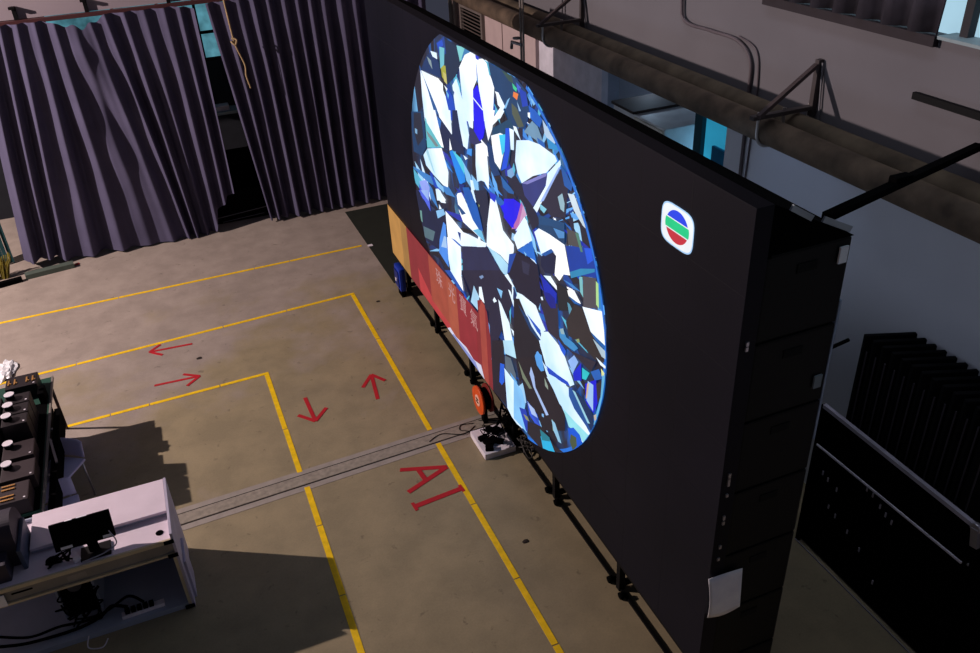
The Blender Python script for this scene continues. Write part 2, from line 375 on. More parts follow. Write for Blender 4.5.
def ss(a, b, x):
    q = min(1, max(0, (x - a) / (b - a))); return q * q * (3 - 2 * q)
def curtain(x0, x1, pitch, lean, top, hem, seed, swag=False):
    bm = B(); nx = int((x1 - x0) / 0.012); nzv = 60; g = []
    ph = seed
    xs = [x0 + (x1 - x0) * i / nx for i in range(nx + 1)]
    phs = []; amp = []
    for x in xs:
        phs.append(ph); loc_p = pitch * (1 + .35 * noise.noise(Vector((x * 2.1, seed, 0))))
        ph += 2 * math.pi * (x1 - x0) / nx / loc_p
        amp.append(0.072 * (1 + .45 * noise.noise(Vector((x * 3.3, seed + 5, 0)))))
    for i, x in enumerate(xs):
        row = []
        zt = lerp(x, top); zb = lerp(x, hem)
        # scallop between hooks
        zt -= 0.006 * (1 - math.cos(phs[i])) / 2
        for j in range(nzv + 1):
            v = j / nzv; z = zt + (zb - zt) * v
            dn = (3.2 - z) / 3.2
            xx = x + lerp(x, lean) * dn
            a = amp[i] * (0.55 + 0.6 * ss(0, .5, dn))
            q = phs[i] + .5 * noise.noise(Vector((x * 1.2, z * .5, seed)))
            fold = math.sin(q) + .30 * math.sin(2 * q + .15) + .18 * math.sin(.5 * q + seed)
            y = a * fold + .02 * noise.noise(Vector((x * 5, z * 1.3, seed + 2)))
            if swag:
                s_ = math.exp(-((x + .72) / .30) ** 2)
                k = 1 - s_ * .75
                y = y * k
                # diagonal drapes falling from the slack heading
                u = (x + .95) - (3.2 - z) * .32
                y += -s_ * .038 * math.sin(u * 13 + 1.0) * ss(0.02, .15, dn) * (1 - ss(.55, .85, dn)) - s_ * .05
                z -= s_ * .03 * math.sin(q) * (1 - v)
            row.append(bm.verts.new((xx, 12.58 + y, z)))
        g.append(row)
    for i in range(nx):
        for j in range(nzv): bm.faces.new((g[i][j], g[i + 1][j], g[i + 1][j + 1], g[i][j + 1]))
    return bm
leanL = ((-2.0, -.36), (-1.4, -.34), (-.98, .02), (-.46, .38), (0, .16), (.31, .05), (.72, .0))
bm = curtain(-1.97, .735, .215, leanL, ((-1.15, 3.29), (-.95, 3.23), (-.70, 3.16), (-.50, 3.22), (-.38, 3.29), (.50, 3.285), (.735, 3.24)),
             ((-1.6, .10), (-1.4, .03), (-1.0, .04), (0.1, .0), (.33, .03), (.42, .33), (.735, .60)), 1.3, True)
tag(obj('curtain', bm, CUR, None, True), 'long dark navy pleated curtain with a slack sagging top, left of the gap', 'curtain')
bm = curtain(.90, 4.02, .20, ((.9, .30), (1.3, .12), (2.5, .0), (4.5, 0)), ((.9, 3.28), (4.5, 3.29)), ((.9, .04), (4.5, .03)), 4.1)
tag(obj('curtain', bm, CUR, None, True), 'dark navy pleated curtain hanging right of the gap up to the screen', 'curtain')
# seen through the gap
t = thing('window_3', 'w', 'w', (0, 14.0, 2.4)); del t['label']; del t['category']; t['kind'] = 'structure'
bm = B(); box(bm, -1.2, 1.25, 13.62, 13.64, 2.35, 3.25); obj('pane', bm, hm('teal_daylight', '5f9fb0', rough=0.3, emit=0.6, var=0.6, scale=4), t)
bm = B()
for x in (-1.2, -.3, .3, .80, 1.25): box(bm, x - .02, x + .02, 13.58, 13.618, 2.3, 3.28)
for z in (2.33, 2.72, 3.26): box(bm, -1.2, 1.25, 13.56, 13.60, z - .02, z + .02)
obj('window_frame', bm, BLK2, t)
bm = B(); box(bm, .55, 1.5, 13.45, 13.5, 2.60, 3.2, .005); box(bm, .60, .70, 13.42, 13.46, 2.7, 3.25)
bm.free()
bm = B(); box(bm, .55, 1.30, 13.2, 13.5, 1.58, 1.62); box(bm, .62, .64, 13.2, 13.5, 0, 1.58); box(bm, 1.2, 1.22, 13.2, 13.5, 0, 1.58)
shelf = tag(obj('shelf_rack', bm, hm('shelf_metal', '9bb0b4', rough=.5)), 'pale metal shelf behind the gap between the curtains', 'shelf')
bm = B(); box(bm, .4, 1.45, 13.21, 13.49, 0.01, .95); obj('gap_dark_block', bm, BLK2, shelf)  # dark block added so the lit floor behind the gap stays black
bm = B(); box(bm, .76, .98, 13.25, 13.42, 1.621, 1.70, .01); tag(obj('storage_box', bm, WHITE), 'small white box on the shelf behind the curtain gap', 'box')
t = thing('equipment_crate', 'black crate with steel edging on the floor in the curtain gap', 'crate', (.7, 13.0, 0))
bm = B(); box(bm, .30, 1.30, 12.86, 13.14, 0, .50, .01); obj('body', bm, BLK2, t)
bm = B(); tube(bm, [(.32, 12.845, .10), (1.22, 12.845, .16)], .008, 6); tube(bm, [(.5, 12.845, .03), (1.15, 12.845, .06)], .006, 6); obj('edging', bm, STEEL, t)
# rope
t = thing('pull_rope', 'beige knotted pull rope hanging in front of the curtains', 'rope', (1.15, 12.4, 3.2))
rp = hm('rope_beige', 'a8906a', rough=.9)
bm = B(); tube(bm, spline([(1.10, 12.44, 3.9), (1.13, 12.42, 3.3), (1.15, 12.4, 2.85), (1.17, 12.4, 2.70), (1.24, 12.4, 2.45), (1.23, 12.4, 2.30), (1.26, 12.4, 2.12)]), .011, 8); obj('rope', bm, rp, t)
bm = B(); tube(bm, spline([(1.13, 12.4, 2.82), (1.19, 12.37, 2.80), (1.16, 12.35, 2.74), (1.12, 12.38, 2.78), (1.17, 12.42, 2.76)]), .013, 8); obj('knot', bm, rp, t)
# left bottom bits
bm = B(); box(bm, -2.30, -1.66, 12.25, 12.37, 0, .07, .004, rot=rz(8)); tag(obj('grey_plank', bm, hm('grey_green_board', '4a544c', rough=.8)), 'grey green board lying under the left curtain hem', 'board')
bm = B(); box(bm, -2.70, -2.33, 12.12, 12.2, 0, .07, .01, rot=rz(12)); tag(obj('black_weight', bm, BLK2), 'black weight on the floor by the left end of the curtain', 'weight')
bm = B(); box(bm, -1.66, -1.60, 12.38, 12.43, 0, .012, rot=rz(20)); tag(obj('red_tag', bm, RED), 'small red tag on the floor under the curtain hem', 'tag')
bm = B(); random.seed(3)
for k in range(70):
    a = random.uniform(-.16, .16); b_ = random.uniform(-.1, .1)
    tube(bm, [(-2.62 + a*.6, 12.42 + b_*.5, .0), (-2.61 + a * .9, 12.41 + b_*.6, .16), (-2.60 + a * 1.2, 12.40 + b_ * .8, .30 + random.uniform(-.06, .06))], .006, 4)
tag(obj('straw_bundle', bm, hm('straw', '8d8238', rough=.95, var=.4)), 'yellow green straw bundle at the left end of the curtain', 'straw bundle')
bm = B(); bmesh.ops.create_icosphere(bm, subdivisions=3, radius=.13)
for v in bm.verts:
    v.co = Vector((v.co.x * .8, v.co.y * 1.6, abs(v.co.z) * .45)) * (1 + .55 * noise.noise(v.co * 16)); v.co += Vector((-2.37, 9.72, .0))
tag(obj('plastic_wrap', bm, hm('crumpled_plastic', 'e8ecf4', rough=.25, var=.3, scale=30)), 'crumpled clear white plastic wrap on the floor behind the equipment table', 'plastic wrap')
bm = B()
for i in range(8): box(bm, -2.95 + i * .06, -2.90 + i * .06, 12.86 + .02 * (i % 2), 12.88 + .02 * (i % 2), 0.02, 1.7)
tag(obj('teal_sheet', bm, hm('teal_cloth', '1c4448', rough=.9)), 'teal sheet glimpsed behind the left end of the curtain', 'sheet')
# small debris
DB = hm('debris', '2c2420', rough=.9)
for x, y, s_, lab in ((2.02, 4.75, .022, 'beside the near yellow line'), (-.25, 9.0, .025, 'between the two horizontal arrows'), (2.02, 9.35, .02, 'right of the far corner of the yellow tape')):
    bm = B(); bmesh.ops.create_icosphere(bm, subdivisions=2, radius=s_)
    for v in bm.verts: v.co = Vector((v.co.x * 1.5, v.co.y, max(0, v.co.z * .25))) * (1 + .5 * noise.noise(v.co * 60)) + Vector((x, y, 0))
    tag(obj('floor_debris', bm, DB), 'small dark scrap on the floor ' + lab, 'scrap')

# ------------------------------------------------------------------ LED wall
XS = 2.37
FV, RV = Vector((0, 0, H)), None
def at_screen(px, py, off=0.0):
    v = Vector(((px - 490), (py - 326.5), F)); dd = Vector([sum(RR[i][k] * v[i] for i in range(3)) for k in range(3)])
    t_ = XS / dd.x; return dd.y * t_, H + dd.z * t_
led = thing('led_video_wall', 'tall black video wall showing a bright blue diamond and a red banner', 'video wall', (2.6, 6.3, 0))
Y0, Y1, Z0, Z1 = 2.81, 9.66, .49, 3.73
def screen_mat():
    M = bpy.data.materials.new('led_black_face'); M.use_nodes = True; nt = M.node_tree; b = nt.nodes['Principled BSDF']; L = nt.links
    tc = nt.nodes.new('ShaderNodeTexCoord'); n = nt.nodes.new('ShaderNodeTexNoise'); n.inputs['Scale'].default_value = .9; n.inputs['Detail'].default_value = 2
    L.new(tc.outputs['Object'], n.inputs['Vector'])
    rp = nt.nodes.new('ShaderNodeValToRGB'); rp.color_ramp.elements[0].position = .35; rp.color_ramp.elements[1].position = .7
    rp.color_ramp.elements[0].color = hexc('0b0d18') + (1,); rp.color_ramp.elements[1].color = hexc('13131f') + (1,)
    L.new(n.outputs['Fac'], rp.inputs['Fac']); L.new(rp.outputs[0], b.inputs['Base Color'])
    b.inputs['Roughness'].default_value = .5; b.inputs['Specular IOR Level'].default_value = .12
    return M
bm = B(); box(bm, XS, XS + .10, Y0, Y1, Z0, Z1, .002); obj('screen_face', bm, screen_mat(), led)
bm = B()
for k in range(1, 14): box(bm, XS - .0008, XS + .001, Y0 + k * .489 - .0012, Y0 + k * .489 + .0012, Z0, Z1)
for k in range(1, 7): box(bm, XS - .0008, XS + .001, Y0, Y1, Z0 + k * .463 - .0012, Z0 + k * .463 + .0012)
obj('panel_seam', bm, hm('seam_dark', '0e0f18', rough=.6), led)
# back structure
for k in range(7):
    z0 = .0 + k * .495
    bm = B(); box(bm, XS + (.102 if k else .34), 2.975, Y0 + .004, Y0 + .60, z0 + .004, z0 + .488, .012)
    c = obj('cabinet', bm, hm('cabinet_black', '0a0c0d', rough=.6, spec=0.2), led)
    bm = B(); box(bm, 2.66, 2.78, Y0 - .001, Y0 + .005, z0 + .36, z0 + .41, .001); obj('handle_slot', bm, hm('slot_black', '050506', rough=.9), c)
    bm = B(); box(bm, XS + .12, 2.95, Y0 - .003, Y0 + .003, z0 + .484, z0 + .495); obj('seam', bm, hm('slot_black', '050506', rough=.9), c)
bm = B(); box(bm, XS + .102, 2.975, Y0 + .61, Y1, 0.50, 3.46, .01); box(bm, 2.74, 2.975, Y0 + .61, Y1, 0.0, .499); obj('rear_housing', bm, BLK2, led)
# sloping top cover
bm = B()
v = [bm.verts.new(p) for p in ((XS + .10, Y0, 3.73), (2.98, Y0, 3.465), (XS + .10, Y0, 3.45), (XS + .10, Y1, 3.73), (2.98, Y1, 3.465), (XS + .10, Y1, 3.45))]
for q in ((0, 1, 2), (3, 4, 5), (0, 1, 4, 3), (1, 2, 5, 4), (2, 0, 3, 5)): bm.faces.new([v[k] for k in q])
obj('top_cover', bm, BLK2, led)
bm = B()
for a, b_ in (((2.56, 3.70), (2.69, 3.62)), ((2.76, 3.60), (2.94, 3.51))): bar(bm, (a[0], Y0 - .008, a[1]), (b_[0], Y0 - .008, b_[1]), .012, .03)
obj('edge_plate', bm, hm('plate_silver', '9aa4ac', rough=.4, metal=.3), led)
bm = B(); box(bm, 2.90, 2.95, Y0 - .012, Y0 - .002, 3.33, 3.42); obj('label_sticker', bm, PAPER, led)
bm = B(); box(bm, 2.89, 2.94, Y0 - .012, Y0 - .002, 2.58, 2.66); obj('label_sticker', bm, hm('sticker_grey', '7f8a90'), led)
bm = B()
for z, s_ in ((3.0, .012), (2.97, .012), (2.14, .02), (2.10, .03), (2.0, .01), (1.83, .015), (1.79, .012), (1.6, .012), (1.5, .01)): box(bm, 2.405, 2.42, Y0 - .012, Y0 - .002, z - s_, z + s_)
obj('latch', bm, ALU, led)
bm = B(); box(bm, 2.972, 2.985, Y0 + .0, Y0 + .02, 2.2, 3.1); obj('edge_strip', bm, hm('edge_strip', '8fa0b8', rough=.4), led)
# base
bm = B(); bar(bm, (2.495, 1.9, .012), (2.46, 9.75, .012), .022, .02); obj('base_rail', bm, BLK, led)
bm = B(); bar(bm, (2.39, Y0, .472), (2.39, Y1, .472), .03, .03); obj('lower_beam', bm, BLK, led)
for y in (9.5, 8.37, 7.20, 6.05, 5.13, 3.98, 2.9):
    bm = B(); bar(bm, (2.49, y, .0), (2.49, y, .47), .05, .05); bar(bm, (2.49, y, .05), (2.60, y, .05), .04, .04); bar(bm, (2.47, y, .30), (2.42, y, .46), .03, .03)
    c = obj('leg', bm, BLK, led)
    for dy in (-.09, .09):
        bm = B(); disc(bm, (2.45, y + dy, .03), .028, .04, 'X', 12); tube(bm, [(2.46, y + dy, .03), (2.50, y + dy, .03)], .012, 6); obj('foot_knob', bm, BLK2, c)
# picture: coloured shards of a cut diamond inside a round vignette
def img_mat(h, emit=1.0, name=None):
    return hm('led_' + (name or h) + '_%d' % int(emit * 10), h, emit=emit, rough=.6, var=.10, scale=5)
def diamond_base():
    M = bpy.data.materials.new('led_diamond_base'); M.use_nodes = True; nt = M.node_tree; b = nt.nodes['Principled BSDF']; L = nt.links
    tc = nt.nodes.new('ShaderNodeTexCoord'); mp = nt.nodes.new('ShaderNodeMapping'); mp.inputs['Rotation'].default_value = (.5, 0, 0); mp.inputs['Scale'].default_value = (1, 2.6, 1.0)
    L.new(tc.outputs['Object'], mp.inputs[0])
    nz = nt.nodes.new('ShaderNodeTexNoise'); nz.inputs['Scale'].default_value = 1.3; nz.inputs['Detail'].default_value = 3; L.new(mp.outputs[0], nz.inputs['Vector'])
    vo = nt.nodes.new('ShaderNodeTexVoronoi'); vo.inputs['Scale'].default_value = 2.1; L.new(mp.outputs[0], vo.inputs['Vector'])
    ad = nt.nodes.new('ShaderNodeMath'); ad.operation = 'MULTIPLY'; L.new(vo.outputs['Color'], ad.inputs[0]); L.new(nz.outputs['Fac'], ad.inputs[1])
    rp = nt.nodes.new('ShaderNodeValToRGB'); e = rp.color_ramp.elements; e[0].position = .0; e[0].color = hexc('14121f') + (1,)
    e[1].position = .62; e[1].color = hexc('6fb4e8') + (1,)
    for p, h in ((.20, '161a30'), (.30, '12335e'), (.38, '1d2236'), (.45, '1656a8'), (.52, '2a5f88')):
        q = e.new(p); q.color = hexc(h) + (1,)
    L.new(ad.outputs[0], rp.inputs['Fac']); L.new(rp.outputs[0], b.inputs['Emission Color']); b.inputs['Emission Strength'].default_value = .9
    b.inputs['Base Color'].default_value = (.01, .01, .012, 1)
    return M
CY, CZ, CR, CB = 6.205, 2.12, 2.115, 1.745
zb, zt = Z0 + .005, Z1 - .03
poly = []
for k in range(240):
    a = 2 * math.pi * k / 240; y = CY + CR * math.cos(a); z = CZ + CB * math.sin(a)
    poly.append((y, min(zt, max(zb, z))))
def inside(y, z): return (y - CY) ** 2 + (z - CZ) ** 2 < CR ** 2 and zb < z < zt
def clip_poly(P):
    # Sutherland-Hodgman against the round picture outline (convex)
    n = 72; cl = [(CY + CR * math.cos(2 * math.pi * k / n), CZ + CB * math.sin(2 * math.pi * k / n)) for k in range(n)]
    edges = [(cl[k], cl[(k + 1) % n]) for k in range(n)] + [((CY - 9, zb), (CY + 9, zb)), ((CY + 9, zt), (CY - 9, zt))]
    for (a, b_) in edges:
        if not P: return P
        out = []
        def side(p): return (b_[0] - a[0]) * (p[1] - a[1]) - (b_[1] - a[1]) * (p[0] - a[0])
        for i in range(len(P)):
            p, q = P[i], P[(i + 1) % len(P)]; sp, sq = side(p), side(q)
            if sp >= 0: out.append(p)
            if sp * sq < 0:
                t_ = sp / (sp - sq); out.append((p[0] + (q[0] - p[0]) * t_, p[1] + (q[1] - p[1]) * t_))
        P = out
    return P
bm = B(); bm.faces.new([bm.verts.new((XS - .0012, y, z)) for y, z in poly]); bmesh.ops.triangulate(bm, faces=bm.faces)
pic = obj('diamond_picture', bm, diamond_base(), led)
SH = []
def S(o, col, *pts):
    SH.append((col, [(o[0] + x / 7.255, o[1] + y / 7.255) for x, y in pts]))
A_, B_, C_, D_, E_, F_, G_, H_, J_, K_ = (405, 30), (405, 110), (485, 60), (505, 140), (405, 190), (505, 220), (425, 270), (515, 290), (470, 340), (515, 375)
W, L1, L2 = 'f4ffff', 'c4e8ff', '86c4f4'
# --- upper left
S(A_, '0a2a4a', (290, 55), (380, 110), (412, 250), (370, 340), (310, 400), (275, 280), (285, 130))
S(A_, '123f8f', (235, 90), (290, 45), (305, 170), (255, 200), (240, 130))
S(A_, '1a50c8', (235, 95), (275, 70), (285, 110), (250, 140))
S(A_, '0b3468', (120, 285), (160, 190), (200, 150), (250, 230), (270, 350), (180, 310))
S(A_, L1, (190, 150), (235, 165), (240, 212), (205, 190))
S(A_, '8aa0a8', (165, 190), (195, 220), (205, 285), (180, 240))
S(A_, 'a8a83c', (262, 245), (300, 260), (312, 390), (275, 340))
S(A_, 'c8c070', (280, 300), (305, 320), (312, 395), (290, 370))
S(A_, '70c0d0', (255, 120), (292, 130), (290, 250), (262, 280))
S(A_, '7fd0d4', (380, 110), (450, 130), (435, 190), (405, 230))
S(A_, '3a7fb8', (440, 130), (500, 150), (430, 200), (415, 210))
S(A_, W, (117, 288), (135, 330), (180, 430), (215, 530), (240, 660), (150, 660), (130, 480))
S(A_, W, (122, 290), (250, 352), (300, 480), (345, 670), (262, 670), (215, 530), (150, 370))
S(A_, '2a5c9a', (135, 325), (150, 360), (250, 600), (262, 670), (235, 655), (200, 520))
S(A_, '0a48c0', (315, 420), (350, 480), (385, 655), (340, 655), (300, 480))
S(A_, '70b8e8', (300, 430), (325, 470), (320, 500))
S(A_, W, (350, 400), (378, 350), (400, 420), (440, 580), (470, 660), (385, 660), (365, 520))
S(A_, '2a4c88', (350, 430), (365, 450), (362, 475))
S(A_, '8ac0f0', (400, 330), (425, 480), (465, 655), (480, 655), (430, 480))
S(A_, W, (400, 270), (440, 180), (500, 148), (522, 190), (528, 360), (500, 430), (505, 660), (450, 660), (420, 480))
S(A_, W, (522, 210), (600, 205), (625, 330), (655, 400), (650, 520), (640, 660), (575, 660), (540, 400))
S(A_, '2a3ad0', (515, 165), (545, 180), (540, 220), (520, 205))
S(A_, '1208f4', (500, 440), (530, 395), (548, 450), (575, 600), (578, 665), (505, 665))
S(A_, 'd8e8ff', (500, 485), (575, 580), (575, 590), (500, 495))
S(A_, '58b8d8', (560, 190), (620, 225), (690, 270), (620, 330), (600, 240))
S(A_, '0b4a80', (620, 225), (700, 280), (775, 330), (795, 470), (720, 460), (655, 400))
S(A_, '0a2c54', (690, 280), (790, 320), (795, 400), (730, 380))
S(A_, W, (665, 440), (690, 450), (735, 560), (715, 585), (680, 540))
S(A_, L1, (735, 500), (775, 500), (700, 640), (650, 655), (655, 640))
S(A_, L2, (740, 440), (760, 480), (740, 560), (730, 500))
# --- upper right
S(C_, '0d3e6b', (30, 10), (110, 50), (220, 110), (310, 230), (330, 400), (290, 500), (190, 470), (150, 350), (80, 220), (50, 120))
S(C_, '30504c', (120, 60), (200, 105), (215, 170), (180, 150))
S(C_, '3cc890', (205, 165), (240, 205), (235, 230), (212, 205))
S(C_, 'f08040', (215, 228), (250, 245), (240, 290), (210, 262))
S(C_, '4060d0', (235, 160), (270, 200), (255, 240), (240, 205))
S(C_, W, (80, 225), (105, 235), (155, 340), (135, 350), (110, 310))
S(C_, L2, (170, 290), (190, 270), (160, 350), (145, 350))
S(C_, L1, (60, 430), (120, 340), (150, 340), (95, 440), (65, 470))
S(C_, '525c50', (200, 310), (240, 350), (290, 480), (250, 490), (205, 390))
S(C_, '1040b8', (255, 200), (305, 235), (320, 330), (280, 340))
S(C_, 'a0c8f0', (240, 300), (270, 370), (255, 370))
S(C_, '1060c8', (325, 330), (370, 360), (425, 430), (405, 490), (345, 430))
S(C_, L1, (318, 380), (335, 380), (335, 425), (320, 410))
S(C_, L2, (340, 280), (360, 285), (378, 315), (360, 330))
S(C_, 'b8d4f0', (425, 430), (450, 470), (520, 595), (500, 640), (440, 530))
S(C_, '7098b8', (350, 440), (390, 480), (440, 620), (380, 580), (290, 520))
S(C_, '2a90d0', (455, 560), (530, 620), (540, 655), (470, 640))
S(C_, '1a60b8', (385, 560), (440, 600), (445, 640), (400, 610))
# --- centre top
S(B_, '0c4468', (640, 130), (700, 100), (770, 60), (798, 130), (760, 400), (700, 440), (640, 400))
S(B_, W, (632, 185), (700, 165), (735, 185), (725, 300), (698, 432), (655, 370), (640, 260))
S(B_, '38c8f0', (690, 180), (735, 175), (735, 290), (712, 330), (700, 250))
S(B_, '1050e0', (738, 130), (765, 130), (768, 290), (745, 420), (705, 440), (730, 300))
S(B_, W, (765, 130), (798, 145), (798, 290), (775, 285))
S(B_, '0d3c68', (52, 10), (140, 10), (150, 110), (160, 270), (130, 330), (70, 300), (55, 140))
S(B_, '20283c', (70, 20), (120, 20), (140, 200), (100, 260), (70, 150))
S(B_, '7fb0d8', (78, 130), (95, 140), (95, 175), (80, 165))
S(B_, '64c0cc', (150, 50), (215, 150), (290, 272), (168, 272), (158, 150))
S(B_, '7a8a90', (160, 145), (200, 190), (250, 260), (230, 265), (175, 190))
S(B_, W, (148, 0), (225, 0), (288, 272), (270, 265), (165, 90))
S(B_, W, (240, 0), (335, 0), (348, 175), (325, 170), (280, 90))
S(B_, '14254c', (235, 20), (345, 175), (430, 260), (440, 330), (350, 290), (290, 280), (250, 110))
S(B_, '2c6cc0', (240, 40), (270, 80), (260, 140), (245, 90))
S(B_, '0c2450', (350, 0), (385, 0), (430, 250), (400, 240), (350, 180))
S(B_, W, (385, 0), (440, 0), (472, 180), (460, 285), (430, 260), (405, 130))
S(B_, W, (440, 0), (502, 0), (500, 135), (475, 120))
S(B_, '2a3060', (472, 130), (510, 140), (560, 235), (520, 260), (480, 230))
S(B_, '1208f4', (503, 0), (574, 0), (588, 130), (575, 200), (550, 225), (508, 150))
S(B_, W, (574, 0), (660, 0), (640, 140), (612, 222), (590, 120))
S(B_, '3890e8', (460, 280), (493, 280), (490, 335), (455, 315))
S(B_, L1, (430, 325), (462, 350), (445, 362))
S(B_, L1, (330, 205), (348, 285), (330, 292))
S(B_, W, (140, 325), (170, 278), (272, 275), (322, 450), (318, 560), (285, 545), (215, 470), (160, 400))
S(B_, 'a8d8e8', (172, 280), (160, 300), (210, 440), (225, 460))
S(B_, '1488ee', (330, 300), (350, 290), (440, 460), (446, 520), (405, 540), (375, 450))
S(B_, '50d0e8', (350, 290), (415, 350), (435, 400), (440, 470))
S(B_, '0c2c7c', (395, 530), (440, 540), (430, 590), (410, 580))
S(B_, W, (520, 250), (572, 235), (600, 290), (618, 500), (615, 575), (585, 520), (560, 510), (532, 520), (520, 400))
S(B_, '0a3a70', (600, 230), (640, 260), (660, 380), (700, 470), (650, 480), (620, 400))
S(B_, '92a4f4', (110, 515), (160, 505), (185, 560), (180, 655), (150, 655))
S(B_, '4a5ce8', (105, 530), (120, 560), (160, 655), (125, 640))
S(B_, L1, (228, 570), (250, 570), (305, 655), (240, 655))
S(B_, L2, (215, 480), (285, 560), (290, 600), (240, 550))
S(B_, W, (385, 605), (415, 597), (445, 655), (400, 655))
S(B_, L1, (480, 505), (500, 510), (530, 655), (510, 655), (490, 590))
S(B_, '0a60b8', (425, 560), (470, 560), (510, 655), (445, 655))
S(B_, '1c60a8', (700, 470), (798, 590), (798, 610), (760, 600), (720, 560))
S(B_, '70b4f0', (755, 440), (790, 415), (798, 480), (765, 490))
S(B_, '3040c0', (620, 590), (665, 610), (660, 655), (635, 655))
# --- right middle
S(D_, '1c2038', (10, 260), (90, 260), (130, 330), (215, 490), (270, 600), (210, 653), (150, 470), (60, 360))
S(D_, W, (92, 0), (180, 0), (260, 30), (372, 112), (388, 150), (310, 235), (210, 260), (130, 312), (100, 240), (82, 150))
S(D_, '303a7c', (130, 312), (310, 235), (322, 290), (260, 400), (212, 482), (150, 400))
S(D_, '8080c8', (130, 312), (310, 235), (310, 260), (170, 320))
S(D_, '26263c', (330, 350), (420, 200), (470, 330), (450, 560), (350, 560), (270, 460))
S(D_, W, (410, 142), (416, 178), (300, 400), (240, 525), (214, 490), (305, 330), (318, 240))
S(D_, '9cb8f8', (400, 195), (408, 205), (290, 440), (262, 450))
S(D_, '80c8e0', (262, 460), (312, 500), (292, 530), (265, 500))
S(D_, '98bccc', (392, 410), (425, 385), (442, 460), (438, 522), (412, 500))
S(D_, '1858a8', (412, 180), (450, 230), (500, 330), (490, 370), (440, 330))
S(D_, 'cfe0ec', (465, 385), (512, 395), (550, 500), (600, 645), (575, 620), (510, 510))
S(D_, '2014ea', (0, 425), (70, 425), (128, 465), (100, 560), (60, 640), (0, 560))
S(D_, 'b86ab0', (128, 445), (165, 540), (100, 640), (55, 645), (95, 570))
S(D_, 'd0a0c8', (140, 470), (165, 540), (110, 610))
S(D_, W, (150, 555), (170, 590), (185, 655), (85, 655))
S(D_, '7ca8d8', (25, 220), (60, 200), (78, 250), (55, 275), (28, 260))
S(D_, '144878', (250, 540), (440, 600), (440, 655), (260, 655))
# --- left lower
S(E_, '0c1c40', (60, 0), (100, 0), (190, 150), (300, 130), (310, 350), (250, 430), (140, 350), (120, 180))
S(E_, '5068e8', (105, 0), (175, 0), (193, 155), (160, 95))
S(E_, '9ab8f4', (120, 0), (175, 0), (180, 80))
S(E_, L1, (235, 0), (262, 0), (305, 95), (270, 90), (240, 55))
S(E_, '8ac4f4', (232, 150), (285, 135), (300, 175), (245, 205))
S(E_, '6c9c98', (115, 145), (128, 150), (135, 235), (120, 215))
S(E_, '506c78', (140, 260), (225, 300), (210, 370), (150, 340))
S(E_, 'c8e8fc', (300, 150), (345, 200), (430, 305), (470, 320), (600, 385), (592, 412), (420, 405), (345, 345), (318, 340))
S(E_, W, (345, 230), (410, 290), (400, 330), (360, 300))
S(E_, 'e2ecff', (312, 340), (350, 345), (412, 412), (418, 590), (392, 648), (340, 590), (322, 500))
S(E_, '4a90f0', (285, 230), (302, 250), (325, 560), (255, 450), (258, 360), (270, 300))
S(E_, 'a8ccf8', (290, 330), (305, 340), (312, 420), (270, 410))
S(E_, '1c3c8c', (388, 300), (412, 310), (410, 370))
S(E_, '2060c0', (340, 345), (370, 360), (420, 405), (400, 402))
S(E_, W, (383, 35), (415, 20), (440, 70), (490, 170), (560, 285), (592, 382), (430, 230), (400, 150))
S(E_, '6cc0e8', (560, 285), (592, 382), (500, 290), (540, 280))
S(E_, '1c4c88', (370, 80), (400, 110), (450, 170), (420, 180))
S(E_, '0a58b4', (430, 0), (480, 0), (550, 160), (572, 300), (545, 285), (500, 215), (460, 110))
S(E_, W, (485, 0), (505, 0), (535, 80), (520, 90))
S(E_, '1a2440', (505, 0), (600, 0), (625, 170), (590, 360), (565, 200))
S(E_, '90a060', (540, 100), (550, 110), (545, 125))
S(E_, W, (628, 60), (668, 70), (690, 150), (720, 290), (798, 395), (798, 445), (760, 460), (762, 540), (700, 470), (600, 405), (605, 250))
S(E_, '1c34d0', (622, 20), (672, 40), (662, 90), (630, 60))
S(E_, '1410f0', (700, 115), (798, 60), (798, 275), (765, 250))
S(E_, 'aedfff', (605, 405), (700, 475), (762, 545), (750, 625), (715, 600))
S(E_, '23284c', (420, 410), (600, 412), (700, 580), (740, 655), (430, 655))
S(E_, '7088b8', (550, 620), (580, 590), (585, 625), (560, 645))
S(E_, '1648a8', (330, 590), (355, 620), (400, 655), (360, 655))
# --- right lower
S(F_, W, (140, 0), (168, 0), (207, 145), (100, 212), (70, 125))
S(F_, '1c6cd0', (98, 218), (205, 150), (222, 240), (240, 320), (190, 270))
S(F_, L2, (145, 225), (165, 245), (160, 262))
S(F_, L1, (190, 272), (222, 290), (240, 320))
S(F_, '14406a', (250, 30), (340, 40), (445, 80), (440, 180), (260, 60))
S(F_, '5090d0', (360, 55), (440, 85), (440, 130), (400, 130))
S(F_, W, (222, 85), (255, 58), (330, 100), (442, 178), (458, 290), (482, 400), (435, 392), (405, 440), (372, 400), (385, 260), (345, 208), (272, 245))
S(F_, '101c40', (272, 262), (345, 212), (382, 260), (370, 390), (300, 380), (270, 330))
S(F_, '1858a8', (272, 245), (345, 206), (382, 250), (360, 230), (300, 260))
S(F_, L1, (288, 400), (340, 405), (412, 520), (385, 505))
S(F_, L1, (458, 480), (500, 500), (555, 592), (480, 558))
S(F_, '0a28b0', (265, 385), (385, 530), (380, 655), (330, 655), (290, 500))
S(F_, '0a3ca0', (450, 185), (560, 190), (635, 205), (668, 350), (672, 420), (560, 400), (480, 370))
S(F_, '1c58e0', (585, 200), (635, 205), (650, 290), (610, 320))
S(F_, '2a88b8', (480, 375), (560, 350), (662, 352), (662, 375), (490, 420))
S(F_, '4c4a4c', (460, 60), (540, 90), (570, 200), (470, 180))
S(F_, '508070', (520, 90), (545, 95), (575, 230), (560, 230))
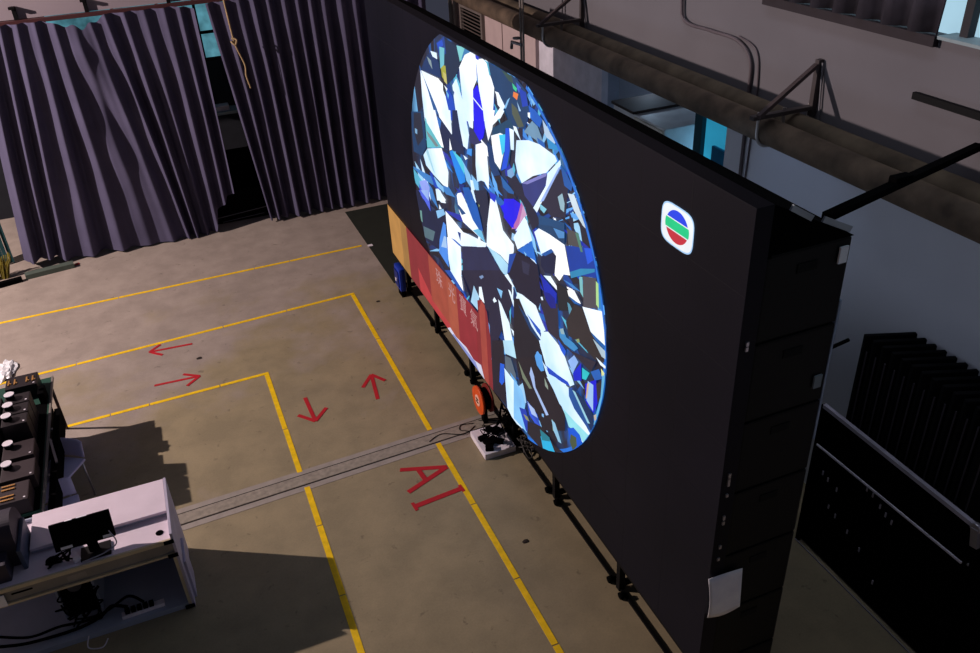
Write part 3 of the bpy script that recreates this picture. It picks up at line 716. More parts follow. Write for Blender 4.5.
S(F_, '504c54', (575, 405), (672, 420), (685, 640), (580, 635))
S(F_, '7cc0c8', (548, 410), (572, 410), (578, 560), (556, 520))
S(F_, 'b0dc90', (670, 440), (688, 460), (692, 640), (672, 610))
S(F_, '3080c0', (688, 460), (705, 560), (712, 650), (692, 640))
S(F_, '181830', (40, 245), (95, 235), (190, 275), (245, 325), (275, 560), (250, 655), (160, 570), (92, 520), (60, 430), (25, 385))
S(F_, '1448a8', (40, 245), (90, 240), (40, 380), (25, 385))
S(F_, '2a2c48', (130, 290), (190, 320), (180, 400), (140, 380))
S(F_, W, (90, 560), (105, 525), (170, 580), (245, 655), (120, 655))
S(F_, L1, (0, 400), (30, 390), (75, 480), (60, 490))
S(F_, '1c2028', (382, 450), (470, 500), (540, 655), (400, 655))
# --- lower centre
S(G_, '20203a', (270, 0), (560, 0), (640, 110), (640, 250), (480, 653), (460, 500), (470, 300), (350, 180), (300, 150))
S(G_, '7c98c4', (400, 45), (425, 35), (435, 50), (415, 65))
S(G_, 'dceaff', (190, 0), (272, 0), (268, 152), (240, 90))
S(G_, '1850b0', (150, 0), (190, 0), (300, 175), (280, 165))
S(G_, 'aad8f8', (362, 110), (402, 195), (392, 290), (340, 228))
S(G_, L1, (400, 120), (418, 120), (440, 240), (420, 220), (400, 190))
S(G_, L2, (530, 128), (572, 150), (562, 205))
S(G_, L1, (500, 215), (512, 195), (530, 225), (510, 235))
S(G_, W, (540, 210), (560, 240), (620, 380), (665, 620), (640, 610), (585, 500), (570, 400))
S(G_, '80b8e8', (580, 510), (630, 560), (665, 625), (590, 605))
S(G_, W, (612, 138), (628, 150), (690, 330), (660, 290))
S(G_, W, (670, 200), (682, 160), (730, 190), (798, 245), (798, 430), (740, 340))
S(G_, '1c50b0', (745, 310), (798, 385), (798, 420))
S(G_, '5a90d0', (465, 370), (478, 400), (480, 500), (465, 440))
S(G_, L1, (500, 560), (515, 545), (515, 580))
S(G_, '7cc0d8', (770, 460), (785, 460), (798, 500))
# --- lower right
S(H_, '1b1a26', (0, 60), (60, 60), (200, 330), (235, 520), (250, 655), (40, 655), (0, 400))
S(H_, '123a6a', (30, 100), (90, 180), (200, 360), (210, 400), (120, 290))
S(H_, W, (22, 15), (60, 30), (160, 110), (190, 190), (232, 290), (200, 310), (180, 290), (90, 180), (40, 60))
S(H_, L1, (90, 165), (195, 335), (200, 365), (130, 260))
S(H_, '1c54c0', (95, 170), (195, 290), (195, 330), (170, 300))
S(H_, 'e0f6ff', (200, 300), (250, 300), (330, 400), (430, 655), (250, 655), (228, 520), (192, 400))
S(H_, '2c2838', (190, 60), (320, 100), (330, 330), (420, 440), (600, 520), (560, 590), (420, 450), (340, 380), (250, 300))
S(H_, '0a1c88', (215, 10), (260, 20), (300, 60), (308, 130), (270, 130), (240, 80))
S(H_, L1, (195, 50), (208, 45), (215, 70), (205, 72))
S(H_, W, (390, 0), (440, 0), (490, 100), (460, 85), (400, 40))
S(H_, '1a60b0', (400, 45), (480, 100), (490, 110), (440, 95))
S(H_, '5898b4', (390, 85), (408, 100), (445, 185), (438, 210), (412, 210), (400, 150))
S(H_, '302a2c', (440, 100), (500, 130), (560, 310), (655, 440), (660, 520), (590, 500), (470, 370), (400, 330), (380, 230))
S(H_, 'c4ecff', (500, 118), (570, 135), (642, 152), (658, 300), (664, 400), (600, 340), (560, 300))
S(H_, '1c64b0', (560, 305), (600, 345), (664, 405), (664, 430), (600, 370))
S(H_, 'b0c8d8', (575, 350), (665, 440), (668, 500), (640, 480))
S(H_, '3c8cc8', (330, 285), (360, 280), (382, 340), (440, 385), (468, 420), (440, 442), (370, 390), (335, 340))
S(H_, '90b0b8', (335, 280), (360, 275), (370, 320), (345, 315))
S(H_, '90a070', (455, 355), (475, 350), (480, 375), (462, 380))
S(H_, '68a8f0', (155, 470), (175, 440), (200, 480), (218, 580), (195, 575), (165, 530))
S(H_, '1440c0', (235, 550), (360, 640), (330, 645), (245, 600))
S(H_, '90b8f4', (395, 510), (440, 470), (470, 520), (430, 600))
S(H_, '1024d0', (430, 600), (490, 525), (492, 655), (440, 655))
S(H_, '1858d8', (320, 350), (380, 440), (370, 490), (345, 440))
S(H_, '28c0c8', (498, 560), (552, 600), (525, 650), (498, 640))
S(H_, '2060b8', (560, 590), (620, 570), (650, 640), (590, 655))
S(H_, 'd0e8f0', (600, 485), (668, 550), (668, 570), (630, 540))
S(H_, 'e0e8a0', (635, 565), (660, 600), (655, 650), (640, 620))
# --- bottom
S(J_, '1e1a28', (170, 0), (250, 0), (262, 160), (270, 470), (180, 370), (165, 200))
S(J_, '1c60e0', (228, 165), (258, 175), (258, 300), (240, 325), (222, 300))
S(J_, 'b8e4ff', (248, 0), (322, 0), (345, 132), (262, 95))
S(J_, '586878', (262, 110), (305, 130), (340, 245), (350, 330), (300, 270), (265, 200))
S(J_, '60a8e8', (300, 230), (350, 300), (355, 345), (320, 300))
S(J_, 'cfecff', (258, 200), (360, 335), (375, 440), (370, 500), (390, 640), (330, 590), (280, 490))
S(J_, 'a0d0f8', (360, 335), (395, 305), (418, 450), (385, 485), (370, 440))
S(J_, '3058e0', (425, 440), (495, 535), (522, 625), (480, 600), (440, 540))
S(J_, '90b4f0', (425, 440), (460, 480), (495, 545), (470, 560))
S(J_, '1c38a8', (370, 490), (415, 500), (440, 620), (400, 640))
S(J_, '201b24', (350, 130), (450, 120), (560, 250), (700, 540), (700, 655), (540, 655), (500, 540), (420, 430), (395, 300))
S(J_, '74806c', (360, 150), (400, 240), (460, 350), (440, 350), (390, 270))
S(J_, 'a8c0f0', (442, 240), (452, 190), (475, 260), (485, 340), (580, 540), (562, 545), (470, 340))
S(J_, '58a4f0', (480, 115), (495, 80), (530, 110), (548, 220), (525, 225), (495, 180))
S(J_, W, (535, 150), (560, 190), (590, 260), (570, 260))
S(J_, 'e6f8ff', (510, 0), (625, 0), (700, 120), (768, 320), (735, 335), (650, 265), (565, 200), (555, 110))
S(J_, 'd4f0ff', (570, 250), (640, 280), (730, 345), (760, 440), (798, 510), (798, 610), (720, 530), (660, 460))
S(J_, '1848c8', (560, 180), (640, 245), (720, 300), (738, 335), (650, 285), (585, 225))
S(J_, '1c48c8', (725, 350), (755, 345), (798, 440), (798, 470), (740, 400))
S(J_, '8c9c90', (550, 270), (575, 330), (578, 360), (555, 330))
S(J_, '9cbca0', (605, 570), (640, 640), (640, 655), (612, 655))
S(J_, '80b8f0', (530, 530), (545, 535), (545, 560), (532, 550))
S(K_, '84c4fc', (0, 30), (60, 110), (85, 210), (40, 230), (55, 370), (95, 415), (0, 310))
S(K_, '2850c0', (95, 185), (150, 245), (190, 365), (140, 300))
S(K_, 'b0c8f8', (100, 195), (150, 245), (175, 310), (130, 280))
S(K_, '1c3cb0', (40, 230), (90, 250), (110, 400), (90, 405))
S(K_, '8a8c60', (70, 280), (100, 300), (115, 335), (90, 320))
S(K_, '242028', (100, 330), (200, 370), (290, 500), (400, 590), (320, 590), (220, 560), (100, 420))
S(K_, '26b0e0', (195, 440), (265, 470), (310, 585), (250, 580), (218, 555))
S(K_, '1f7c90', (190, 390), (260, 450), (265, 480), (205, 470))
S(K_, 'f0ffff', (240, 10), (300, 20), (380, 65), (425, 180), (480, 280), (565, 440), (512, 502), (440, 400), (385, 310), (330, 180))
S(K_, '98e4f0', (360, 240), (440, 330), (562, 450), (512, 502), (480, 440), (400, 370))
S(K_, '0a58d8', (392, 385), (435, 378), (480, 430), (505, 505), (430, 560), (410, 470))
S(K_, '4a5840', (415, 425), (455, 450), (460, 510), (430, 545), (408, 480))
S(K_, '90c4e4', (275, 320), (300, 345), (325, 420), (348, 495), (325, 480), (290, 400))
S(K_, '1418d8', (520, 60), (600, 30), (612, 200), (582, 275), (525, 200))
S(K_, 'a0c4f8', (540, 40), (580, 70), (578, 260), (530, 180))
S(K_, 'd8b890', (535, 60), (550, 55), (535, 160), (525, 170))
S(K_, '12305c', (430, 90), (520, 180), (580, 300), (590, 400), (560, 400), (480, 240), (400, 130))
S(K_, '98d0e4', (422, 100), (448, 120), (555, 350), (530, 345), (470, 240))
S(K_, '1c5098', (400, 90), (425, 100), (540, 350), (570, 430), (440, 240), (402, 150))
S(K_, '302830', (600, 60), (640, 40), (635, 150), (610, 200))
S(K_, '64b4e0', (645, 0), (668, 0), (655, 130), (605, 330), (588, 385), (582, 350), (632, 160))
S(K_, 'c8b8a8', (582, 290), (600, 280), (602, 320), (588, 330))
S(K_, '1860c0', (215, 555), (300, 580), (400, 585), (440, 570), (400, 605), (300, 605))
random.seed(31); SL = []
PAL = ['a0d4ff', '60a8f0', '3c8ce8', '101428', '14254c', '123f8f', '0a48c0', '1a60b8', '2a5c9a', '3a80c8', '86c4f4', 'c4e8ff', '191826', '0b3468', '1c1a2c', '58b8d8', '16306a', 'dceaff', '20203a', '2030a8']
for k in range(420):
    a = random.uniform(0, 2 * math.pi); rr = math.sqrt(random.random()); cx = 508 + 100 * rr * math.cos(a); cy = 245 + 215 * rr * math.sin(a)
    an = math.radians(random.gauss(64, 14)) if random.random() < .75 else math.atan2(cy - 240, cx - 508)
    ln = random.uniform(7, 24); wd = random.uniform(1.2, 4.5)
    ux, uy = math.cos(an), math.sin(an); vx, vy = -uy, ux
    q = random.uniform(-.4, .4)
    SL.append((random.choice(PAL), [(cx - ux * ln, cy - uy * ln), (cx + vx * wd + ux * ln * q, cy + vy * wd + uy * ln * q), (cx + ux * ln, cy + uy * ln), (cx - vx * wd * .8, cy - vy * wd * .8)]))
SH = SL + SH
cols = []
for c, _ in SH:
    if c not in cols: cols.append(c)
bm = B(); off = .0016
for c, pts in SH:
    P = [at_screen(x, y) for x, y in pts]
    if sum((P[i][0] * P[(i + 1) % len(P)][1] - P[(i + 1) % len(P)][0] * P[i][1]) for i in range(len(P))) < 0: P.reverse()
    P = clip_poly(P)
    if len(P) < 3: continue
    off += .00002
    try:
        fa = bm.faces.new([bm.verts.new((XS - off, y, z)) for y, z in P]); fa.material_index = cols.index(c)
    except ValueError: pass
def lum(c): return sum(int(c[i:i + 2], 16) for i in (0, 2, 4)) / 765
bmesh.ops.triangulate(bm, faces=bm.faces)
def white_mat(c):
    M = img_mat(c, 1.2); rp = [n for n in M.node_tree.nodes if n.type == 'VALTORGB'][0]; rp.color_ramp.elements[0].color = hexc('b8dcfc') + (1,); rp.color_ramp.elements[1].color = (1, 1, 1, 1)
    [n for n in M.node_tree.nodes if n.type == 'TEX_NOISE'][0].inputs['Scale'].default_value = 1.6
    return M
obj('diamond_facet', bm, [white_mat(c) if lum(c) > .88 else img_mat(c) for c in cols], led)
bm = B(); ra, rb = [], []
for k in range(100):
    a = math.pi * .42 + 2 * math.pi * .58 * k / 99
    for q, lst in ((1.0, ra), (.985, rb)):
        y, z = CY + CR * q * math.cos(a), CZ + CB * q * math.sin(a)
        lst.append((y, z))
for k in range(99):
    P = [ra[k], ra[k + 1], rb[k + 1], rb[k]]
    if all(zb < p[1] < zt for p in P): bm.faces.new([bm.verts.new((XS - .0105, y, z)) for y, z in P])
obj('picture_rim', bm, img_mat('1c70d8'), led)
# red banner
def flat(name, polys, parent, off, em=1.0):
    ms = []; bm = B()
    for c, P in polys:
        if c not in ms: ms.append(c)
        off += .0003
        fa = bm.faces.new([bm.verts.new((XS - off, y, z)) for y, z in P]); fa.material_index = ms.index(c)
    bmesh.ops.triangulate(bm, faces=bm.faces)
    return obj(name, bm, [img_mat(c, em) for c in ms], parent)
bz = Z0 + .008
bn = flat('red_banner', [
    ('8c2a30', [(8.86, 1.18), (8.86, bz), (6.24, bz), (6.24, 1.10), (6.30, 1.36), (6.42, 1.43), (6.54, 1.36), (6.54, 1.22)]),
    ('c08a48', [(9.64, 1.17), (8.86, 1.18), (8.86, bz), (9.64, bz)]),
    ('a57840', [(9.12, 1.175), (8.86, 1.18), (8.86, bz), (9.12, bz)]),
    ('c03c40', [(8.5, .80), (8.5, bz), (7.3, bz), (7.3, .70), (8.0, .62)]),
    ('a84c3a', [(8.05, 1.18), (8.05, .60), (7.45, .60), (7.45, 1.2)]),
    ('b05640', [(7.45, 1.2), (7.45, bz + .05), (7.15, bz + .05), (7.15, 1.2)]),
    ('962a34', [(7.15, 1.21), (7.15, .55), (6.62, .55), (6.62, 1.22)]),
    ('ac483e', [(6.50, 1.30), (6.50, bz), (6.34, bz), (6.34, 1.41), (6.42, 1.42)]),
    ('dcdcf4', [(7.45, .56), (7.55, bz), (6.46, bz), (6.54, .62), (6.75, .56), (6.95, .59), (7.1, .52)]),
    ('8c98d8', [(7.35, .53), (7.40, bz), (6.6, bz), (6.7, .56)]),
], led, .012, .9)
# banner characters
TXT = img_mat('d09c9c', .8)
dg = None
for ch, yy, zz in (('珠', 7.70, 1.03), ('光', 7.30, 1.05), ('寶', 6.96, 1.08), ('氣', 6.66, 1.07)):
    cu = bpy.data.curves.new('character', 'FONT'); cu.body = ch; cu.size = .21; cu.align_x = 'CENTER'; cu.align_y = 'CENTER'; cu.resolution_u = 2
    tmp = bpy.data.objects.new('tmp', cu); C.objects.link(tmp)
    bpy.context.view_layer.update()
    me = bpy.data.meshes.new_from_object(tmp.evaluated_get(bpy.context.evaluated_depsgraph_get()))
    bpy.data.objects.remove(tmp)
    me.transform(Matrix(((0, 0, -1, 0), (-1, 0, 0, 0), (0, 1, 0, 0), (0, 0, 0, 1))))
    me.materials.clear(); me.materials.append(TXT)
    o = bpy.data.objects.new('banner_character', me); C.objects.link(o); o.parent = led
    o.location = Vector((XS - .0165, yy, zz)) - led.location
# station logo
def rrect(cy, cz, a, b_, n=4.0, k=48):
    out = []
    for i in range(k):
        t_ = 2 * math.pi * i / k; c, s_ = math.cos(t_), math.sin(t_)
        out.append((cy - a * math.copysign(abs(c) ** (2 / n), c), cz + b_ * math.copysign(abs(s_) ** (2 / n), s_)))
    return out
LY, LZ = 3.405, 3.395
def ell(a, b_, lo, hi, k=40):
    out = [(LY - a * math.cos(2 * math.pi * i / k), LZ + b_ * math.sin(2 * math.pi * i / k)) for i in range(k)]
    def clipz(P, zc, keep):
        o = []
        for i in range(len(P)):
            p, q = P[i], P[(i + 1) % len(P)]; sp, sq = (p[1] - zc) * keep, (q[1] - zc) * keep
            if sp >= 0: o.append(p)
            if sp * sq < 0: t_ = sp / (sp - sq); o.append((p[0] + (q[0] - p[0]) * t_, zc))
        return o
    return clipz(clipz(out, LZ + lo, 1), LZ + hi, -1)
flat('station_logo', [('a8d0ff', rrect(LY, LZ, .152, .118)), ('f0f6ff', rrect(LY, LZ, .145, .110)), ('1840e8', ell(.105, .092, .036, .2)),
                      ('10d088', ell(.112, .092, -.026, .030)), ('c82c3c', ell(.105, .092, -.2, -.032))], led, .004)

# orange reel, blue box at the screen foot
t = thing('cable_reel', 'orange round cable reel standing at the foot of the screen', 'cable reel', (2.32, 6.45, 0))
OR = hm('orange_plastic', 'd8521c', rough=.45)
bm = B(); disc(bm, (2.27, 6.43, .29), .15, .025, 'X', 32); obj('flange', bm, OR, t)
bm = B(); disc(bm, (2.257, 6.43, .29), .062, .01, 'X', 20); obj('hub_label', bm, hm('pale_orange', 'f0b8a0', rough=.5), t)
bm = B(); box(bm, 2.248, 2.2515, 6.40, 6.46, .27, .285); box(bm, 2.248, 2.2515, 6.40, 6.46, .305, .32); obj('label_print', bm, BLK2, t)
bm = B(); disc(bm, (2.32, 6.43, .29), .09, .075, 'X', 20); box(bm, 2.30, 2.34, 6.39, 6.47, 0, .21)
for k in range(3): tube(bm, [(2.298 + k * .025, 6.43 + .105 * math.cos(a), .29 + .105 * math.sin(a)) for a in [2 * math.pi * i / 20 for i in range(20)]], .013, 6, closed=True)
obj('cable_winding', bm, BLK2, t)
bm = B(); disc(bm, (2.37, 6.43, .29), .15, .02, 'X', 32); o = obj('flange', bm, hm('dark_red_plastic', '7c2420', rough=.5), t); o['label'] = 'dark red rear flange'
t = thing('plug_box', 'blue round plug box at the far foot of the screen', 'plug box', (2.32, 9.4, 0))
bm = B(); box(bm, 2.31, 2.39, 9.26, 9.50, .10, .42, .03); obj('housing', bm, hm('blue_plastic', '1838a8', rough=.4), t)
bm = B(); box(bm, 2.298, 2.309, 9.30, 9.46, .15, .37, .004); obj('face_plate', bm, hm('deep_blue', '0e2270', rough=.4), t)
bm = B(); box(bm, 2.290, 2.2975, 9.36, 9.41, .22, .26); obj('label_print', bm, WHITE, t)
bm = B(); box(bm, 2.33, 2.38, 9.30, 9.46, 0, .10); obj('foot', bm, BLK2, t)
# foam board with adapters
t = thing('foam_board', 'white foam block with black adapters on the floor by the screen', 'foam block', (2.26, 6.06, 0))
bm = B(); box(bm, 2.10, 2.42, 5.87, 6.27, .0, .065, .006); obj('block', bm, WHITE, t)
random.seed(11)
for k, (x, y, sx, sy, a) in enumerate(((2.22, 6.02, .13, .09, 15), (2.17, 5.93, .08, .06, -20), (2.33, 6.15, .09, .06, 40), (2.27, 6.20, .06, .05, 0), (2.30, 5.98, .05, .07, 60), (2.17, 6.10, .09, .05, 10))):
    bm = B(); box(bm, x - sx / 2, x + sx / 2, y - sy / 2, y + sy / 2, .066, .105, .006, rot=rz(a))
    tag(obj('power_adapter', bm, BLK2), 'black power adapter lying on the white foam block', 'power adapter', 'power adapters on the white foam block')
bm = B()
for k in range(9):
    p = [(random.uniform(2.16, 2.40), random.uniform(5.92, 6.24), .12 + .01 * k) for _ in range(5)]
    tube(bm, spline(p, 5), .0045, 5)
tag(obj('cable_tangle', bm, BLK2), 'tangle of thin black leads on the white foam block', 'cables')
bm = B()
tube(bm, spline([(2.20, 6.44, .012), (2.08, 6.47, .012), (2.04, 6.40, .012), (2.12, 6.34, .012)]), .004, 6)
tube(bm, spline([(2.20, 6.40, .012), (2.05, 6.32, .012), (1.85, 6.42, .012), (1.7, 6.36, .012)]), .004, 6)
tag(obj('cable', bm, BLK2), 'thin black cable curling on the floor below the orange reel', 'cable')
bm = B(); random.seed(5)
for k in range(10):
    y0 = random.uniform(6.10, 6.22)
    tube(bm, spline([(random.uniform(2.43, 2.60), y0 + random.uniform(-.12, .10), random.uniform(.07, .3)) for _ in range(6)], 6), .011, 6)
obj('cable_bundle', bm, BLK2, led)
bm = B(); random.seed(9)
for k in range(8): tube(bm, spline([(random.uniform(2.44, 2.58), random.uniform(5.70, 5.96), random.uniform(.03, .16)) for _ in range(5)], 6), .007, 6)
tag(obj('cable_tangle', bm, hm('grey_cable', '3c3a38', rough=.7)), 'grey cable tangle between foam block and screen base', 'cables')
# paper sheet on the near corner
bm = B(); g = []
for j in range(9):
    v = j / 8
    g.append([bm.verts.new((2.35 + .03 * v + (.235 - .005 * v) * i / 8, Y0 - .016 - .02 * math.sin(v * 3) * (1 - i / 8) - .012 * (i / 8) ** 2, 1.37 - .35 * v - .03 * math.sin(math.pi * (1 - i / 8)) * v)) for i in range(9)])
for j in range(8):
    for i in range(8): bm.faces.new((g[j][i], g[j][i + 1], g[j + 1][i + 1], g[j + 1][i]))
o = obj('paper_sheet', bm, PAPER, None, True); sm = o.modifiers.new('s', 'SOLIDIFY'); sm.thickness = .002
tag(o, 'white paper sheet taped on the near corner of the video wall', 'paper')

# ------------------------------------------------------------------ dark cart and panels at the right
t = thing('panel_cart', 'black cart with grey top rail between video wall and right wall', 'cart', (4.1, 3.1, 0))
bm = B(); bar(bm, (4.07, 3.80, 1.41), (4.07, 2.44, 1.39), .03, .03); obj('top_rail', bm, hm('rail_grey', 'a8a4b0', rough=.5), t)
bm = B(); bar(bm, (4.07, 3.80, 1.04), (4.07, 2.46, 1.06), .012, .014); obj('middle_rail', bm, hm('rail_thin', 'd4d2dc', rough=.5), t)
bm = B(); bar(bm, (4.07, 3.83, .008), (4.07, 2.2, .008), .008, .008); obj('lower_rail', bm, hm('rail_lower', '8e8c96', rough=.5), t)
bm = B(); bar(bm, (4.05, 2.43, 1.40), (4.05, 2.40, 1.27), .04, .05); disc(bm, (4.05, 2.43, 1.40), .035, .03, 'X', 12); obj('rail_end', bm, ALU, t)
bm = B(); bar(bm, (4.07, 2.42, 1.08), (4.35, 2.36, 1.10), .012, .014); obj('end_rail', bm, ALU, t)
for y in (3.82, 2.40):
    bm = B(); bar(bm, (4.09, y, 0), (4.09, y, 1.40), .03, .03); obj('post', bm, BLK2, t)
bm = B(); box(bm, 4.11, 4.15, 2.2, 3.84, .02, 1.36); obj('side_board', bm, BLK2, t)
for y, z in ((3.72, .80), (3.66, .78), (3.56, .76), (3.30, .98), (3.24, .97), (3.16, .93), (3.10, .90), (3.04, .88), (3.6, .55), (3.52, .52), (3.38, .48), (3.24, .42), (3.06, .25), (2.42, .72), (2.41, .66)):
    bm = B(); box(bm, 4.104, 4.11, y - .006, y + .006, z - .02, z + .02); obj('connector', bm, hm('connector_metal', 'b0acb8', rough=.5), t)
pan0 = None
for k in range(13):
    y = 3.62 - k * .085
    if pan0 is None:
        pan0 = thing('stacked_panel', 'black panel in the leaning row by the right wall, farthest one', 'panel', (4.36, y, 0), 'black panels standing behind the cart')
        bm = B(); box(bm, 4.18, 4.54, y - .017, y + .017, .0, 2.06, .006, rot=rz(-22)); obj('board', bm, hm('panel_black', '0a0a0c', rough=.8, spec=.1), pan0)
        bm = B(); bar(bm, (4.190, y + .018, 1.3), (4.190, y + .018, 1.95), .008, .008); obj('edge_trim', bm, hm('panel_edge', '3a363c', rough=.5), pan0)
    else: dup(pan0, (0, -k * .085, 0), 'black panel in the leaning row by the right wall', 'black panels standing behind the cart')
pan0['label'] = 'black panel in the leaning row by the right wall'
bm = B(); tube(bm, spline([(2.98, 3.68, 2.0), (3.55, 3.74, 1.88), (3.85, 3.76, 1.95), (4.15, 3.78, 1.98)]), .014, 8)
tag(obj('cable', bm, BLK2), 'thick black cable between video wall and stacked panels', 'cable')

# ------------------------------------------------------------------ white desk
t = thing('counter_desk', 'white open backed counter desk with raised ledge at lower left', 'desk', (-1.6, 5.55, 0))
DW = hm('desk_white', 'e8d9e4', rough=.5, var=.04); DG = hm('desk_grey_panel', 'a4acbc', rough=.7, var=.05); CR_ = hm('desk_cream_edge', 'c9bb9c', rough=.5)
x0, x1 = -2.75, -.66
bm = B(); box(bm, x0, x1 - .022, 5.236, 5.888, .715, .745, .003); obj('worktop', bm, DW, t)
bm = B(); box(bm, -1.655, x1 - .022, 5.50, 5.90, .775, .80, .003); obj('ledge_top', bm, DW, t)
bm = B(); box(bm, -1.655, x1 - .022, 5.515, 5.535, .746, .774); box(bm, -1.655, -1.635, 5.536, 5.888, .746, .774); obj('ledge_front', bm, DG, t)
bm = B(); box(bm, x1 - .02, x1, 5.215, 5.905, .0, .805, .003); obj('end_panel', bm, hm('desk_end_white', 'b9b3c6', rough=.55), t)
bm = B(); box(bm, x1 + .001, x1 + .02, 5.32, 5.60, .0, .40, .003); obj('cable_cover', bm, hm('desk_end_white', 'b9b3c6', rough=.55), t)
bm = B(); box(bm, x0, x1 - .022, 5.89, 5.905, .0, .774); obj('back_panel', bm, DG, t)
bm = B(); box(bm, x0, x1 - .022, 5.235, 5.25, .60, .714); obj('fascia', bm, hm('fascia_grey', '8d8880', rough=.6), t)
bm = B(); box(bm, x0, x1 - .022, 5.215, 5.234, .715, .749, .002); box(bm, x0, x1 - .022, 5.215, 5.234, .585, .605, .002); obj('edge_trim', bm, CR_, t)
bm = B(); box(bm, x0, x1 - .022, 5.23, 5.888, .03, .05, .002); box(bm, x0, x1 - .022, 5.232, 5.25, .0, .03); obj('bottom_shelf', bm, DG, t)
bm = B(); box(bm, x1 - .045, x1 - .021, 5.216, 5.236, .05, .58); obj('front_stile', bm, CR_, t)
for x in (-1.34, -1.60):
    bm = B(); box(bm, x - .009, x + .009, 5.45, 5.888, .051, .714); obj('divider', bm, DG, t)
bm = B(); disc(bm, (-.755, 5.33, .747), .028, .006, 'Z', 16); o = obj('cable_hole', bm, BLK2, t)
for z in (.735, .595, .03):
    bm = B(); box(bm, x1 - .075, x1 - .002, 5.205, 5.2145, z - .018, z + .018, .003); obj('corner_bracket', bm, BLK2, t)
bm = B(); box(bm, -1.80, -1.66, 5.2325, 5.2345, .66, .675); obj('slot', bm, BLK2, t)
bm = B(); box(bm, -1.43, -1.30, 5.2325, 5.2348, .63, .68); obj('name_plate', bm, hm('name_plate', '9b958c', rough=.5), t)
bm = B(); box(bm, -2.1, -1.84, 5.205, 5.2145, .60, .70); tag(obj('paper_note', bm, PAPER), 'pale paper note stuck on the desk fascia at the left edge', 'paper')
# computer between the dividers, cables
t = thing('desktop_computer', 'black computer tower between the dividers under the desk', 'computer', (-1.47, 5.6, .05))
bm = B(); box(bm, -1.58, -1.36, 5.47, 5.86, .051, .48, .006); obj('case', bm, BLK2, t)
bm = B(); disc(bm, (-1.47, 5.462, .36), .05, .012, 'Y', 20); obj('fan_grille', bm, STEEL, t)
t = thing('power_strip', 'white power strip with black plugs on the desk bottom shelf', 'power strip', (-1.05, 5.3, .05))
bm = B(); box(bm, -1.20, -.88, 5.27, 5.325, .051, .085, .006, rot=rz(2)); obj('strip_body', bm, WHITE, t)
for k in range(5):
    bm = B(); box(bm, -1.17 + k * .045, -1.135 + k * .045, 5.275, 5.315, .086, .125, .005); obj('plug', bm, BLK2, t)
random.seed(21)
bm = B()
tube(bm, spline([(-1.14, 5.30, .14), (-1.25, 5.33, .17), (-1.35, 5.34, .09), (-1.5, 5.31, .075), (-1.7, 5.30, .08), (-1.9, 5.28, .12), (-2.1, 5.27, .2)]), .013, 8)
tube(bm, spline([(-1.02, 5.30, .14), (-1.12, 5.36, .19), (-1.28, 5.38, .10), (-1.45, 5.36, .075), (-1.65, 5.36, .10), (-1.85, 5.30, .15), (-2.1, 5.30, .3)]), .011, 8)
for k in range(6):
    tube(bm, spline([(random.uniform(-1.62, -1.30), random.uniform(5.30, 5.43), random.uniform(.07, .40)) for _ in range(6)], 6), .007, 6)
tag(obj('cable_tangle', bm, BLK2), 'black power cables trailing along the desk bottom shelf', 'cables')
bm = B(); tube(bm, spline([(-1.20, 5.80, .5), (-1.12, 5.82, .58), (-1.0, 5.80, .5), (-1.05, 5.81, .4), (-1.18, 5.80, .44), (-1.1, 5.83, .53)]), .006, 6)
tag(obj('cable', bm, hm('brown_cable', '4a423e')), 'coiled thin cable hanging on the desk back panel', 'cable')
bm = B(); tube(bm, spline([(-1.44, 5.19, .08), (-1.46, 5.14, .012), (-1.36, 5.10, .012), (-1.32, 5.17, .012)]), .005, 6)
tag(obj('cable', bm, WHITE), 'white cable loop on the floor under the desk front', 'cable')
# monitor
t = thing('monitor', 'black flat monitor with white stickers standing on the white desk', 'monitor', (-1.22, 5.36, .746))
bm = B(); box(bm, -1.46, -1.045, 5.375, 5.405, .82, 1.03, .005, rot=rx(-22)); pn = obj('panel', bm, BLK2, t)
for a, b_ in ((-1.42, -1.34), (-1.13, -1.07)):
    bm = B(); box(bm, a, b_, 5.372, 5.3745, .83, .85, rot=rx(-22), piv=(-1.2525, 5.39, .925)); obj('sticker', bm, PAPER, pn)
bm = B(); box(bm, -1.35, -1.30, 5.380, 5.40, 1.0305, 1.033, rot=rx(-22), piv=(-1.2525, 5.39, .925)); obj('sticker', bm, PAPER, pn)
bm = B(); box(bm, -1.27, -1.20, 5.380, 5.40, 1.0305, 1.033, rot=rx(-22), piv=(-1.2525, 5.39, .925)); obj('sticker', bm, PAPER, pn)
bm = B(); box(bm, -1.245, -1.175, 5.325, 5.345, .76, .90); obj('stand', bm, BLK2, t)
bm = B(); box(bm, -1.31, -1.10, 5.255, 5.40, .7465, .762, .004); obj('foot', bm, BLK, t)
bm = B(); tube(bm, spline([(-1.08, 5.34, .90), (-1.05, 5.30, .80), (-1.14, 5.265, .77), (-1.25, 5.245, .765), (-1.30, 5.25, .755)]), .005, 6)
tag(obj('cable', bm, hm('light_cable', '9a98a4')), 'pale thin cable drooping in front of the monitor foot', 'cable')
bm = B(); box(bm, -1.36, -1.31, 5.27, 5.31, .7465, .775, .003, rot=rz(20)); tag(obj('wall_plug', bm, WHITE), 'small white plug on the desk left of the monitor foot', 'plug')
bm = B(); random.seed(4)
for k in range(5): tube(bm, spline([(random.uniform(-1.55, -1.36), random.uniform(5.26, 5.42), random.uniform(.76, .80)) for _ in range(5)], 6), .006, 6)
bmesh.ops.create_icosphere(bm, subdivisions=2, radius=.045, matrix=Matrix.Translation((-1.50, 5.34, .775)) @ Matrix.Diagonal((1.1, .9, .55, 1)))
tag(obj('headset', bm, BLK2), 'black headset with tangled lead on the desk beside the grey machine', 'headset')
